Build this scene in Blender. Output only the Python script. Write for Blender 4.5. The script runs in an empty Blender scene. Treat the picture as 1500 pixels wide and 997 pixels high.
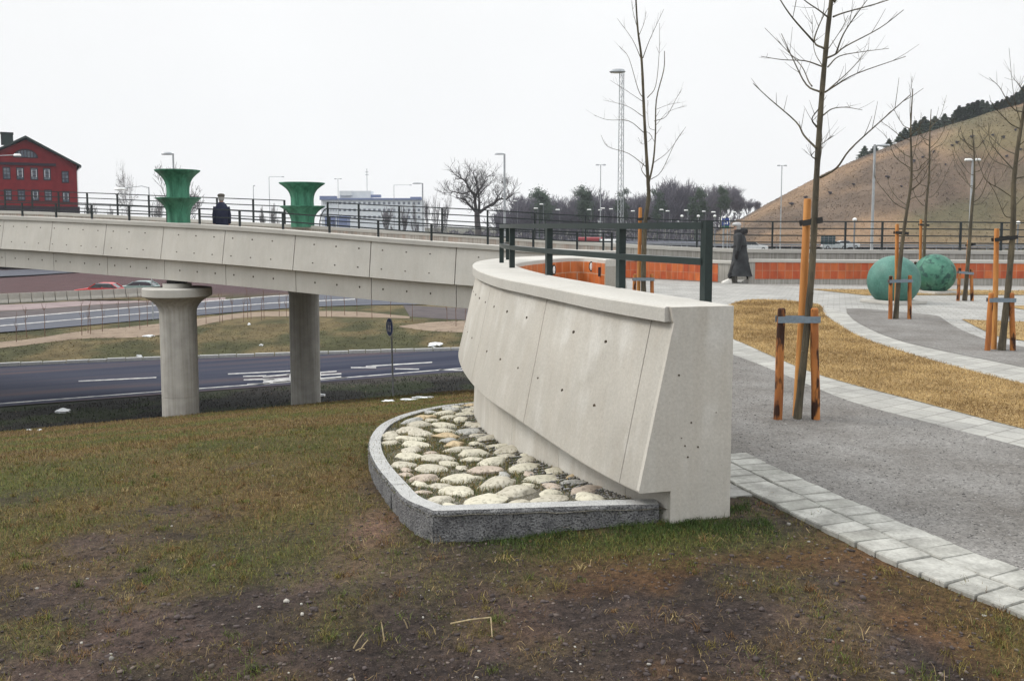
import bpy, bmesh, math, random
import numpy as np
from mathutils import Vector, Matrix, noise as mnoise
R = math.radians
C = bpy.context.scene.collection
SC = bpy.context.scene

# ------------------------------------------------------------------ camera
EYE = 1.65
TILT = R(4.5)
FPX = 1300.0
HOR = 332.0
PPY = HOR + FPX * math.tan(TILT)          # principal point row in the 1500x997 photo
cam_d = bpy.data.cameras.new('camera')
cam = bpy.data.objects.new('camera', cam_d)
C.objects.link(cam)
cam.location = (0, 0, EYE)
cam.rotation_euler = (R(90) - TILT, 0, 0)
cam_d.sensor_width = 36.0
cam_d.lens = 36.0 * FPX / 1500.0
cam_d.shift_y = -(498.5 - PPY) / 1500.0
cam_d.clip_start = 0.05
cam_d.clip_end = 9000
SC.camera = cam

# ------------------------------------------------------------------ sky, sun, exposure
SUN_EL, SUN_AZ = 42.0, -78.0              # veiled sun on the left
w = bpy.data.worlds.new('World'); SC.world = w
w.use_nodes = True
nt = w.node_tree; nt.nodes.clear()
wo = nt.nodes.new('ShaderNodeOutputWorld')
bg = nt.nodes.new('ShaderNodeBackground')
sky = nt.nodes.new('ShaderNodeTexSky'); sky.sky_type = 'NISHITA'; sky.sun_disc = False
sky.sun_elevation = R(SUN_EL); sky.sun_rotation = R(SUN_AZ)
sky.air_density = 1.0; sky.dust_density = 6.0; sky.ozone_density = 1.0
hs = nt.nodes.new('ShaderNodeHueSaturation'); hs.inputs['Saturation'].default_value = 0.25
tc = nt.nodes.new('ShaderNodeTexCoord')
sx = nt.nodes.new('ShaderNodeSeparateXYZ')
nt.links.new(tc.outputs['Generated'], sx.inputs[0])
rampz = nt.nodes.new('ShaderNodeValToRGB')           # overcast vault: about three times brighter at the zenith
rampz.color_ramp.interpolation = 'EASE'
e = rampz.color_ramp.elements
SKY_LOW, SKY_HIGH = 10.1, 22.0
e[0].position = 0.20; e[0].color = (SKY_LOW*.985, SKY_LOW*.995, SKY_LOW, 1)
e[1].position = 0.85; e[1].color = (SKY_HIGH*.96, SKY_HIGH*.985, SKY_HIGH*1.0, 1)
nt.links.new(sx.outputs['Z'], rampz.inputs[0])
cl = nt.nodes.new('ShaderNodeTexNoise'); cl.inputs['Scale'].default_value = 1.6; cl.inputs['Detail'].default_value = 4
nt.links.new(tc.outputs['Generated'], cl.inputs['Vector'])
clm = nt.nodes.new('ShaderNodeMapRange'); clm.inputs[1].default_value = .3; clm.inputs[2].default_value = .7
clm.inputs[3].default_value = .95; clm.inputs[4].default_value = 1.05
nt.links.new(cl.outputs['Fac'], clm.inputs[0])
vm = nt.nodes.new('ShaderNodeVectorMath'); vm.operation = 'SCALE'
nt.links.new(rampz.outputs['Color'], vm.inputs[0]); nt.links.new(clm.outputs[0], vm.inputs['Scale'])
mix = nt.nodes.new('ShaderNodeMix'); mix.data_type = 'RGBA'; mix.inputs[0].default_value = 0.94
nt.links.new(sky.outputs[0], hs.inputs['Color'])
nt.links.new(hs.outputs[0], mix.inputs[6]); nt.links.new(vm.outputs[0], mix.inputs[7])
nt.links.new(mix.outputs[2], bg.inputs['Color'])
bg.inputs['Strength'].default_value = 0.1
nt.links.new(bg.outputs[0], wo.inputs['Surface'])

sun_d = bpy.data.lights.new('sun', 'SUN'); sun_d.energy = 2.1; sun_d.angle = R(16); sun_d.color = (1, .95, .87)
sun = bpy.data.objects.new('sun', sun_d); C.objects.link(sun)
az, el = R(SUN_AZ), R(SUN_EL)
to_sun = Vector((math.sin(az)*math.cos(el), math.cos(az)*math.cos(el), math.sin(el)))
sun.rotation_euler = to_sun.to_track_quat('Z', 'Y').to_euler()
SC.view_settings.view_transform = 'Standard'
SC.view_settings.look = 'None'
SC.view_settings.exposure = 0.0
SC.view_settings.gamma = 1.0
SC.view_settings.use_curve_mapping = False
SC.cycles.max_bounces = 6; SC.cycles.diffuse_bounces = 3; SC.cycles.volume_bounces = 1
SC.cycles.use_denoising = True

# ------------------------------------------------------------------ helpers
_ct, _st = math.cos(TILT), math.sin(TILT)
def ray(x, y):
    a, b = (x - 750) / FPX, (PPY - y) / FPX
    return Vector((a, b * _st + _ct, b * _ct - _st))
def P(x, y, d):                           # photo pixel at forward distance d
    r = ray(x, y); k = d / r.y
    return Vector((r.x * k, d, EYE + r.z * k))
def G(x, y, z=0.0):                       # photo pixel on the level z
    r = ray(x, y); k = (z - EYE) / r.z
    return Vector((r.x * k, r.y * k, z))
def px_of(p):
    dx, dy, dz = p[0], p[1], p[2] - EYE
    f = dy * _ct - dz * _st; u = dy * _st + dz * _ct
    return (750 + FPX * dx / f, PPY - FPX * u / f)

def tag(o, label=None, cat=None, group=None, kind=None):
    if label: o['label'] = label
    if cat: o['category'] = cat
    if group: o['group'] = group
    if kind: o['kind'] = kind
    return o
def thing(name, label, cat, loc=(0, 0, 0), group=None, rz=0):
    o = bpy.data.objects.new(name, None); C.objects.link(o)
    o.location = loc; o.rotation_euler = (0, 0, rz); o.empty_display_size = .2
    return tag(o, label, cat, group)

class MB:
    """collects shapes, then links them as one mesh object"""
    def __init__(s): s.v = []; s.f = []; s.uv = []; s.mi = []; s.cm = 0
    def add(s, vs, fs, uvs=None):
        b = len(s.v); s.v.extend([tuple(p) for p in vs])
        for i, f in enumerate(fs):
            s.f.append(tuple(b + k for k in f)); s.mi.append(s.cm)
            s.uv.append(uvs[i] if uvs else None)
        return s
    def box(s, c, sz, rz=0, m=None, taper=1.0):
        hx, hy, hz = sz[0]/2, sz[1]/2, sz[2]/2
        pts = []
        for z, t in ((-hz, 1), (hz, taper)):
            for x, y in ((-hx, -hy), (hx, -hy), (hx, hy), (-hx, hy)):
                pts.append(Vector((x*t, y*t, z)))
        M = m if m is not None else Matrix.Rotation(rz, 3, 'Z')
        c = Vector(c)
        s.add([M @ p + c for p in pts], [(3,2,1,0),(4,5,6,7),(0,1,5,4),(1,2,6,5),(2,3,7,6),(3,0,4,7)])
        return s
    def bar(s, a, b, w, h, up=(0,0,1)):
        a, b = Vector(a), Vector(b); d = b - a
        if d.length < 1e-6: return s
        x = d.normalized(); z = Vector(up); y = z.cross(x)
        if y.length < 1e-4: y = Vector((0,1,0)).cross(x)
        y.normalize(); z = x.cross(y)
        M = Matrix((x, y, z)).transposed()
        return s.box((a+b)/2, (d.length, w, h), m=M)
    def tube(s, pts, rad, seg=6, cap=True):
        pts = [Vector(p) for p in pts]; n = len(pts)
        if not hasattr(rad, '__len__'): rad = [rad]*n
        t0 = (pts[1]-pts[0]).normalized()
        u = t0.orthogonal().normalized()
        vs = []
        for i, p in enumerate(pts):
            if i == 0: t = pts[1]-pts[0]
            elif i == n-1: t = pts[i]-pts[i-1]
            else: t = pts[i+1]-pts[i-1]
            t.normalize()
            u = (u - t*u.dot(t))
            if u.length < 1e-5: u = t.orthogonal()
            u.normalize(); v = t.cross(u)
            for k in range(seg):
                a = 2*math.pi*k/seg
                vs.append(p + (u*math.cos(a) + v*math.sin(a))*rad[i])
        fs = []
        for i in range(n-1):
            for k in range(seg):
                k2 = (k+1) % seg
                fs.append((i*seg+k, i*seg+k2, (i+1)*seg+k2, (i+1)*seg+k))
        if cap:
            fs.append(tuple(range(seg-1, -1, -1))); fs.append(tuple((n-1)*seg+k for k in range(seg)))
        return s.add(vs, fs)
    def lathe(s, prof, c=(0,0,0), seg=32, mod=None, caps=True):
        c = Vector(c); vs = []; n = len(prof)
        for r, z in prof:
            for k in range(seg):
                a = 2*math.pi*k/seg
                rr = r*(1+(mod(a, z) if mod else 0))
                vs.append(c + Vector((rr*math.cos(a), rr*math.sin(a), z)))
        fs = []
        for i in range(n-1):
            for k in range(seg):
                k2 = (k+1) % seg
                fs.append((i*seg+k, i*seg+k2, (i+1)*seg+k2, (i+1)*seg+k))
        if caps:
            fs.append(tuple(range(seg-1, -1, -1))); fs.append(tuple((n-1)*seg+k for k in range(seg)))
        return s.add(vs, fs)
    def loft(s, rings, seg=14, cap=True):
        """rings: (centre, rx, ry) ellipses lying level, or (centre, rx, ry, tilt matrix)"""
        vs = []
        for rg in rings:
            c = Vector(rg[0]); M = rg[3] if len(rg) > 3 else None
            for k in range(seg):
                a = 2*math.pi*k/seg
                p = Vector((rg[1]*math.cos(a), rg[2]*math.sin(a), 0))
                if M is not None: p = M @ p
                vs.append(c+p)
        fs = []
        for i in range(len(rings)-1):
            for k in range(seg):
                k2 = (k+1) % seg
                fs.append((i*seg+k, i*seg+k2, (i+1)*seg+k2, (i+1)*seg+k))
        if cap:
            fs.append(tuple(range(seg-1, -1, -1))); fs.append(tuple((len(rings)-1)*seg+k for k in range(seg)))
        return s.add(vs, fs)
    def prism(s, poly, z0, z1):
        n = len(poly)
        vs = [(p[0], p[1], z0) for p in poly] + [(p[0], p[1], z1) for p in poly]
        fs = [tuple(range(n-1, -1, -1)), tuple(range(n, 2*n))]
        for i in range(n):
            j = (i+1) % n; fs.append((i, j, n+j, n+i))
        return s.add(vs, fs)
    def sweep(s, sections, closed_prof=True, caps=True, arc=None):
        """sections: equal-length lists of points; joins neighbours"""
        n = len(sections[0]); vs = [p for sec in sections for p in sec]
        fs = []; uvs = []
        if arc is None:
            arc = [0.0]
            for a, b in zip(sections, sections[1:]):
                arc.append(arc[-1] + (Vector(b[0])-Vector(a[0])).length)
        vv = [0.0]
        for k in range(n):
            vv.append(vv[-1] + (Vector(sections[0][(k+1) % n])-Vector(sections[0][k])).length)
        m = n if closed_prof else n-1
        for i in range(len(sections)-1):
            for k in range(m):
                k2 = (k+1) % n
                fs.append((i*n+k, (i+1)*n+k, (i+1)*n+k2, i*n+k2))
                uvs.append([(arc[i], vv[k]), (arc[i+1], vv[k]), (arc[i+1], vv[k+1]), (arc[i], vv[k+1])])
        if caps and closed_prof:
            fs.append(tuple(range(n))); uvs.append([(0,0)]*n)
            b = (len(sections)-1)*n
            fs.append(tuple(b+k for k in range(n-1, -1, -1))); uvs.append([(0,0)]*n)
        return s.add(vs, fs, uvs)
    def ico(s, c, r, sub=2, sc=(1,1,1), rough=0.0, seed=0, rz=0):
        bm = bmesh.new(); bmesh.ops.create_icosphere(bm, subdivisions=sub, radius=1.0)
        M = Matrix.Rotation(rz, 3, 'Z'); c = Vector(c); vs = []
        for v in bm.verts:
            p = v.co.copy()
            if rough:
                p *= 1 + rough*mnoise.noise(p*1.3 + Vector((seed*3.1, seed*1.7, 0)))
            p = Vector((p.x*sc[0]*r, p.y*sc[1]*r, p.z*sc[2]*r))
            vs.append(M @ p + c)
        fs = [tuple(v.index for v in f.verts) for f in bm.faces]
        bm.free(); return s.add(vs, fs)
    def build(s, name, mat, parent=None, loc=None, smooth=False, flip=False, bevel=0, rot=None):
        off = Vector((0,0,0))
        if parent is not None:
            off = Vector(parent.location)
            if parent.parent is not None: off = off + Vector(parent.parent.location)
            # children of rotated empties are built in world space with the empty unrotated
        elif loc is not None: off = Vector(loc)
        me = bpy.data.meshes.new(name)
        ox, oy, oz = off
        me.from_pydata([(x-ox, y-oy, z-oz) for x, y, z in s.v], [], s.f)
        mats = mat if isinstance(mat, (list, tuple)) else [mat]
        for m in mats: me.materials.append(m)
        if any(s.mi): me.polygons.foreach_set('material_index', s.mi)
        if any(u is not None for u in s.uv):
            uvl = me.uv_layers.new(name='UVMap'); flat = []
            for f, u in zip(s.f, s.uv):
                for k in range(len(f)): flat.extend(u[k] if u else (0.0, 0.0))
            uvl.data.foreach_set('uv', flat)
        if smooth: me.polygons.foreach_set('use_smooth', [True]*len(me.polygons))
        me.update()
        if not flip:
            bm = bmesh.new(); bm.from_mesh(me)
            bmesh.ops.recalc_face_normals(bm, faces=bm.faces[:]); bm.to_mesh(me); bm.free()
        if smooth == 'auto' or smooth is True:
            try: me.set_sharp_from_angle(angle=R(32))
            except Exception: pass
        o = bpy.data.objects.new(name, me); C.objects.link(o)
        if parent is not None: o.parent = parent
        elif loc is not None: o.location = loc
        if bevel:
            bv = o.modifiers.new('bevel', 'BEVEL'); bv.width = bevel; bv.segments = 2; bv.limit_method = 'ANGLE'; bv.angle_limit = R(40)
        return o

def children(o): return [c for c in bpy.data.objects if c.parent == o]
def copy_tree(o, parent=None):
    c = o.copy(); C.objects.link(c)
    if parent is not None: c.parent = parent
    for ch in children(o): copy_tree(ch, c)
    return c

def crom(pts, n=8):
    """smooth curve through points"""
    pts = [Vector(p) for p in pts]; out = []
    m = len(pts)
    for i in range(m-1):
        p0 = pts[i-1] if i else pts[0]*2-pts[1]
        p1, p2 = pts[i], pts[i+1]
        p3 = pts[i+2] if i+2 < m else pts[-1]*2-pts[-2]
        for k in range(n):
            t = k/n
            out.append(0.5*((2*p1)+(p2-p0)*t+(2*p0-5*p1+4*p2-p3)*t*t+(3*p1-p0-3*p2+p3)*t**3))
    out.append(pts[-1].copy()); return out
def lerp(a, b, t): return a+(b-a)*t
def smooth01(a, b, x):
    t = min(1, max(0, (x-a)/(b-a))); return t*t*(3-2*t)
def np_smooth(a, b, x):
    t = np.clip((x-a)/(b-a), 0, 1); return t*t*(3-2*t)
def vnoise(x, y, scale, seed=0):
    """value noise on numpy arrays, 0..1"""
    x = np.asarray(x)*scale+seed*17.13; y = np.asarray(y)*scale+seed*9.71
    xi = np.floor(x).astype(np.int64); yi = np.floor(y).astype(np.int64)
    fx = x-xi; fy = y-yi; fx = fx*fx*(3-2*fx); fy = fy*fy*(3-2*fy)
    def h(a, b):
        n = (a*374761393 + b*668265263 + seed*1274126177) & 0x7fffffff
        n = ((n ^ (n >> 13))*1274126177) & 0x7fffffff
        return ((n ^ (n >> 16)) & 0xffff)/65535.0
    return (h(xi,yi)*(1-fx)+h(xi+1,yi)*fx)*(1-fy)+(h(xi,yi+1)*(1-fx)+h(xi+1,yi+1)*fx)*fy
def fbm(x, y, scale, seed=0, oct=4):
    s = 0; a = .5; t = 0
    for i in range(oct):
        s = s+a*vnoise(x, y, scale*2**i, seed+i*5); t += a; a *= .5
    return s/t

# ------------------------------------------------------------------ materials
def newmat(name):
    m = bpy.data.materials.new(name); m.use_nodes = True
    nt = m.node_tree; b = nt.nodes['Principled BSDF']
    return m, nt, b
def N(nt, t, **kw):
    n = nt.nodes.new(t)
    for k, v in kw.items():
        if k in n.inputs: n.inputs[k].default_value = v
        else: setattr(n, k, v)
    return n
def ramp(nt, fac, stops):
    r = nt.nodes.new('ShaderNodeValToRGB'); el = r.color_ramp.elements
    while len(el) < len(stops): el.new(.5)
    for e, (p, c) in zip(el, stops):
        e.position = p; e.color = (*c, 1) if len(c) == 3 else c
    nt.links.new(fac, r.inputs[0]); return r
def mixc(nt, fac, a, b, mode='MIX'):
    m = nt.nodes.new('ShaderNodeMix'); m.data_type = 'RGBA'; m.blend_type = mode
    for sock, val in ((m.inputs[0], fac), (m.inputs[6], a), (m.inputs[7], b)):
        if hasattr(val, 'links') or hasattr(val, 'is_output'): nt.links.new(val, sock)
        elif isinstance(val, (int, float)): sock.default_value = val
        else: sock.default_value = (*val, 1)
    return m.outputs[2]
def coords(nt, stretch=(1,1,1), kind='Object'):
    t = nt.nodes.new('ShaderNodeTexCoord'); mp = nt.nodes.new('ShaderNodeMapping')
    mp.inputs['Scale'].default_value = stretch
    nt.links.new(t.outputs[kind], mp.inputs[0]); return mp.outputs[0]
def noise(nt, co, scale, detail=4, rough=.55):
    n = nt.nodes.new('ShaderNodeTexNoise'); n.inputs['Scale'].default_value = scale
    n.inputs['Detail'].default_value = detail; n.inputs['Roughness'].default_value = rough
    nt.links.new(co, n.inputs['Vector']); return n.outputs['Fac']
def bump(nt, b, h, strength=.3, dist=.01):
    bp = nt.nodes.new('ShaderNodeBump'); bp.inputs['Strength'].default_value = strength
    bp.inputs['Distance'].default_value = dist
    nt.links.new(h, bp.inputs['Height']); nt.links.new(bp.outputs[0], b.inputs['Normal']); return bp
def pm(name, c1, c2, scale=3, c3=None, scale2=40, rough=.85, bmp=0, bdist=.01, stretch=(1,1,1), metal=0, lo=.35, hi=.65, spec=.3, t3=(.5,.62)):
    m, nt, b = newmat(name)
    co = coords(nt, stretch)
    n1 = noise(nt, co, scale)
    col = ramp(nt, n1, [(lo, c1), (hi, c2)]).outputs[0]
    n2 = noise(nt, co, scale2, 3)
    if c3:
        f = ramp(nt, n2, [(t3[0], (0,0,0)), (t3[1], (1,1,1))]).outputs[0]
        col = mixc(nt, f, col, c3)
    else:
        f = ramp(nt, n2, [(.3, (.82,)*3), (.7, (1.12,)*3)]).outputs[0]
        col = mixc(nt, 1.0, col, f, 'MULTIPLY')
    nt.links.new(col, b.inputs['Base Color'])
    b.inputs['Roughness'].default_value = rough; b.inputs['Metallic'].default_value = metal
    b.inputs['Specular IOR Level'].default_value = spec
    if bmp: bump(nt, b, n2, bmp, bdist)
    return m

def concrete(name, base=(.43,.415,.38), dark=.80, streak=.25, white=.0, seed=0, warm=0, pores=True, stain=(.30,.25,.19)):
    m, nt, b = newmat(name)
    co = coords(nt); cs = coords(nt, (1,1,.06))
    big = noise(nt, co, 1.1+seed*.13, 5, .6)
    col = ramp(nt, big, [(.3, tuple(c*dark for c in base)), (.68, base)]).outputs[0]
    st = noise(nt, cs, 9, 4, .65)
    f = ramp(nt, st, [(.40, (0,0,0)), (.75, (streak,)*3)]).outputs[0]
    col = mixc(nt, f, col, stain)
    if white:
        wn = noise(nt, cs, 3.3, 4, .6); wn2 = noise(nt, co, 2.1, 3)
        mm = nt.nodes.new('ShaderNodeMath'); mm.operation = 'MULTIPLY'
        nt.links.new(wn, mm.inputs[0]); nt.links.new(wn2, mm.inputs[1])
        f = ramp(nt, mm.outputs[0], [(.27, (0,0,0)), (.36, (white,)*3)]).outputs[0]
        col = mixc(nt, f, col, (.60,.59,.56))
    fine = noise(nt, co, 60, 4, .7)
    f = ramp(nt, fine, [(.25, (.86,)*3), (.75, (1.1,)*3)]).outputs[0]
    col = mixc(nt, 1.0, col, f, 'MULTIPLY')
    if pores:
        v = nt.nodes.new('ShaderNodeTexVoronoi'); v.inputs['Scale'].default_value = 26
        nt.links.new(co, v.inputs['Vector'])
        f = ramp(nt, v.outputs['Distance'], [(.03, (.5,)*3), (.10, (1,)*3)]).outputs[0]
        col = mixc(nt, .55, col, mixc(nt, 1.0, col, f, 'MULTIPLY'))
    nt.links.new(col, b.inputs['Base Color']); b.inputs['Roughness'].default_value = .88
    b.inputs['Specular IOR Level'].default_value = .25
    bump(nt, b, fine, .25, .004)
    return m
def boardmarked(name, base=(.36,.345,.315), dark=(.24,.225,.20), pink=0, scale=26):
    """concrete cast against narrow upright boards"""
    m, nt, b = newmat(name)
    cs = coords(nt, (1,1,.03)); co = coords(nt)
    n1 = noise(nt, cs, scale, 3, .6); n2 = noise(nt, co, 2.2, 4)
    col = ramp(nt, n1, [(.36, dark), (.62, base)]).outputs[0]
    f = ramp(nt, n2, [(.35, (.85,)*3), (.7, (1.1,)*3)]).outputs[0]
    col = mixc(nt, 1.0, col, f, 'MULTIPLY')
    if pink:
        n3 = noise(nt, cs, scale*.23, 2)
        f = ramp(nt, n3, [(.5, (0,0,0)), (.65, (pink,)*3)]).outputs[0]
        col = mixc(nt, f, col, (.42,.30,.24))
    nt.links.new(col, b.inputs['Base Color']); b.inputs['Roughness'].default_value = .9
    bump(nt, b, n1, .6, .01)
    return m
def tiles(name, w=.15, h=.15, c1=(.38,.085,.022), c2=(.46,.13,.035), off=.5, mort=(.42,.30,.22)):
    m, nt, b = newmat(name)
    co = coords(nt, (1,1,1), 'UV')
    br = nt.nodes.new('ShaderNodeTexBrick'); nt.links.new(co, br.inputs['Vector'])
    br.inputs['Scale'].default_value = 1; br.inputs['Brick Width'].default_value = w; br.inputs['Row Height'].default_value = h
    br.inputs['Mortar Size'].default_value = .006; br.inputs['Color1'].default_value = (*c1, 1); br.inputs['Color2'].default_value = (*c2, 1)
    br.inputs['Mortar'].default_value = (*mort, 1); br.offset = off; br.inputs['Mortar Smooth'].default_value = .1
    cs = coords(nt, (1,1,.3)); n = noise(nt, cs, 7, 4)
    f = ramp(nt, n, [(.3, (.75,)*3), (.7, (1.25,1.2,1.15))]).outputs[0]
    nt.links.new(mixc(nt, 1.0, br.outputs['Color'], f, 'MULTIPLY'), b.inputs['Base Color'])
    b.inputs['Roughness'].default_value = .45
    bump(nt, b, br.outputs['Fac'], -.4, .004)
    return m
def flat(name, c, rough=.6, metal=0, spec=.4):
    return pm(name, tuple(x*.9 for x in c), tuple(min(1, x*1.1) for x in c), 4, rough=rough, metal=metal, spec=spec)

MT = {}
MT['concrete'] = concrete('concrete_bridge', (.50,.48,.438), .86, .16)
MT['concrete_near'] = concrete('concrete_near_wall', (.50,.477,.432), .80, .24, white=.45, seed=2)
MT['coping'] = concrete('concrete_coping', (.47,.455,.42), .88, .10, seed=3)
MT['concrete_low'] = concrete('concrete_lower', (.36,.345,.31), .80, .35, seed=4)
MT['pillar'] = boardmarked('concrete_pillar', (.40,.385,.355), (.31,.295,.265), scale=11)
MT['joint'] = flat('joint_shadow_gap', (.13,.11,.085), .9)
MT['hole'] = flat('tie_hole', (.06,.045,.03), .9)  # dark colour stands for the shade inside the recesses
MT['board'] = boardmarked('board_marked_concrete')
MT['board_pink'] = boardmarked('board_marked_concrete_pinkish', (.42,.39,.35), (.30,.26,.23), pink=.5, scale=18)
MT['tile_near'] = tiles('orange_tiles_arc', .20, .17, (.40,.105,.028), (.47,.15,.045))
MT['tile_far'] = tiles('red_orange_tiles', .21, .25, (.36,.062,.018), (.46,.12,.030), off=0, mort=(.36,.20,.13))
MT['rail'] = flat('dark_green_paint', (.011,.022,.021), .35)
MT['rail_far'] = flat('black_green_paint', (.014,.02,.022), .5)
MT['patina'] = pm('green_patina', (.024,.112,.068), (.066,.238,.152), 6.0, rough=.55, bmp=.2, stretch=(1,1,.18))
MT['patina_old'] = pm('mottled_patina', (.026,.115,.080), (.085,.22,.155), 3.2, c3=(.020,.066,.055), scale2=7, rough=.6, bmp=.3, bdist=.02)
MT['patina_plain'] = pm('blue_green_patina', (.038,.125,.100), (.085,.20,.165), 2.2, scale2=30, rough=.55, bmp=.1)
MT['bark'] = pm('young_bark', (.052,.046,.034), (.105,.088,.058), 14, rough=.9, bmp=.4, stretch=(1,1,.3))
MT['bark_dark'] = pm('dark_bark', (.030,.026,.024), (.06,.05,.045), 10, rough=.9)
MT['bark_far'] = pm('far_bark', (.11,.10,.11), (.15,.14,.15), 1, rough=.95)
MT['birch'] = pm('birch_twigs', (.10,.09,.09), (.16,.145,.14), 1, rough=.95)
MT['twig'] = pm('wood_twigs', (.085,.080,.100), (.13,.12,.14), .4, rough=.95)
MT['needle'] = pm('needles', (.028,.048,.032), (.050,.075,.045), 1.2, rough=.9)
MT['stake'] = pm('peeled_stake', (.34,.130,.032), (.48,.23,.070), 9, c3=(.22,.085,.025), scale2=24, rough=.75, stretch=(1,1,.12), t3=(.55,.70))
MT['stake_bark'] = pm('stake_with_bark', (.24,.085,.028), (.42,.165,.046), 7, c3=(.035,.015,.009), scale2=11, rough=.85, stretch=(1,1,.30), t3=(.54,.62))
MT['strap'] = flat('grey_strap', (.16,.20,.235), .6)
MT['rubber'] = flat('black_rubber', (.012,.012,.012), .6)
MT['granite'] = pm('granite_rough', (.15,.15,.155), (.26,.26,.26), 16, c3=(.07,.07,.075), scale2=90, rough=.85, bmp=1.0, bdist=.03)
MT['granite_top'] = pm('granite_pale', (.34,.34,.335), (.42,.42,.41), 9, c3=(.22,.22,.22), scale2=120, rough=.8, bmp=.3, bdist=.005)
MT['steel'] = flat('galvanised_steel', (.36,.38,.40), .5, .3)
MT['steel_dark'] = flat('weathered_steel', (.20,.21,.225), .6, .2)
MT['white'] = flat('white_enamel', (.80,.80,.78), .4)
MT['lamp_white'] = flat('lamp_shade_white', (.78,.79,.78), .4)
MT['glass'] = flat('dark_glass', (.025,.03,.04), .12, spec=.6)
MT['blue'] = flat('sign_blue', (.012,.045,.22), .4)
MT['green_sign'] = flat('sign_green', (.012,.10,.05), .5)
MT['teal_sign'] = flat('sign_back_teal', (.02,.055,.065), .5)
# ------------------------------------------------------------------ curved near wall: stations (inner, outer) of its coping
ST_I = [(1.245,5.03),(1.10,5.48),(.93,5.88),(.76,6.32),(.56,6.9),(.33,7.68),(.13,8.75),(.04,9.75),(.12,10.45),(.30,11.0),(.53,11.5),(.78,11.9),(1.0,11.82),(1.18,11.2)]
ST_O = [(.857,4.93),(.69,5.27),(.526,5.62),(.346,6.08),(.133,6.65),(-.125,7.42),(-.337,8.6),(-.434,9.9),(-.38,10.9),(-.17,11.7),(.14,12.3),(.6,12.75),(1.08,12.5),(1.46,11.4)]
CI = crom([(x,y,0) for x,y in ST_I], 8); CO = crom([(x,y,0) for x,y in ST_O], 8)
NST = len(CI)
WALL_TOP = [1.205 + .03*smooth01(0, 50, i) for i in range(NST)]
warc = [0.0]
for i in range(1, NST): warc.append(warc[-1] + (CO[i]-CO[i-1]).length)
def wu(i):                                # outward unit vector
    return (CO[i]-CI[i]).normalized()
def wpt(i, u, z):
    p = CO[i] + wu(i)*(u-.03); return Vector((p.x, p.y, z))
def wstation(s):
    i = 0
    while i < NST-2 and warc[i+1] < s: i += 1
    t = (s-warc[i])/(warc[i+1]-warc[i])
    return i, min(1,max(0,t))
def wpt_s(s, u, zf):
    i, t = wstation(s)
    a = wpt(i, u, zf(i)); b = wpt(i+1, u, zf(i+1)); return a.lerp(b, t)

# ------------------------------------------------------------------ bridge lines, from the photograph's perspective
near_px = [(-420,322,37.5),(-180,313.5,33),(0,316,30),(150,321.8,27.8),(300,328.8,26),(400,335.3,25.1),(500,343,24.4),(600,351,23.95),(711,358.3,23.4),(790,363.4,23),(850,366.2,22.7),(905,367.5,22.5)]
far_px = [(-330,316,43),(-120,309,40),(0,308.5,38),(140,314,36.3),(212,317.8,35.3),(340,324.5,33.4),(446,330,32),(550,336.5,31.1),(648,341.5,30.5),(732,346.5,30),(814,352,29.6),(904,357,29.2),(1000,362,28.6),(1070,364,28),(1108,365,27.7),(1280,366,27.2),(1420,366.8,27.2),(1500,367.6,27.2),(1800,369.5,27.2),(2300,371,27.5)]
NB = crom([P(*p) for p in near_px], 10); FB = crom([P(*p) for p in far_px], 10)
def arc_of(L):
    a = [0.0]
    for i in range(1, len(L)): a.append(a[-1]+(Vector((L[i].x,L[i].y,0))-Vector((L[i-1].x,L[i-1].y,0))).length)
    return a
NA, FA = arc_of(NB), arc_of(FB)
def tangent(L, i):
    a = L[max(0,i-1)]; b = L[min(len(L)-1,i+1)]
    return Vector((b.x-a.x, b.y-a.y, 0)).normalized()
def at_arc(L, A, s):
    s = min(max(s, 0), A[-1]); i = 0
    while i < len(A)-2 and A[i+1] < s: i += 1
    t = (s-A[i])/(A[i+1]-A[i]); return L[i].lerp(L[i+1], t), tangent(L, i).lerp(tangent(L, i+1), t).normalized()
def arc_at_px(L, A, x):
    for i in range(len(L)-1):
        xa, xb = px_of(L[i])[0], px_of(L[i+1])[0]
        if xa <= x <= xb: return A[i] + (A[i+1]-A[i])*(x-xa)/(xb-xa)
    return A[-1] if x > px_of(L[-1])[0] else 0.0
def side(t): return Vector((t.y, -t.x, 0))        # towards the camera side

def sub_line(L, A, s0, s1, step=.6):
    n = max(1, int(math.ceil((s1-s0)/step)))
    return [at_arc(L, A, s0+(s1-s0)*k/n) for k in range(n+1)]
def sweep_line(mb, line, prof):
    """prof: (u outward to the camera side, dz from the line's height)"""
    secs = []
    for p, t in line:
        sd = side(t); secs.append([p + sd*u + Vector((0,0,z)) for u, z in prof])
    return mb.sweep(secs)

# ------------------------------------------------------------------ terrain
A0 = Vector((-10.0, 26.5, 0)); SD = Vector((.8918, .4524, 0)); ND = Vector((-.4524, .8918, 0))
LN = [-400,-30,-26,-24,-22,-20,-18.5,-0.6,0,.8,3.0,10.0,11.2]
LZ = [0,0,-.04,-.12,-.27,-.45,-.62,-3.93,-4.05,-4.25,-4.95,-5.28,-5.34]
road1_near = [(-260,612.5),(0,595),(236,577.5),(400,565),(690,543),(900,528),(1200,508)]
road1_far = [(-260,553),(0,537),(200,528),(350,523),(500,518),(690,512.5),(900,506),(1200,497)]
ROADZ, ROAD2Z = -5.3, -4.85
def ncoord(x, y): return (x-A0.x)*ND.x + (y-A0.y)*ND.y
def scoord(x, y): return (x-A0.x)*SD.x + (y-A0.y)*SD.y
RF = sorted([(scoord(*G(a,b,ROADZ)[:2]), ncoord(*G(a,b,ROADZ)[:2])) for a, b in road1_far])
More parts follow.
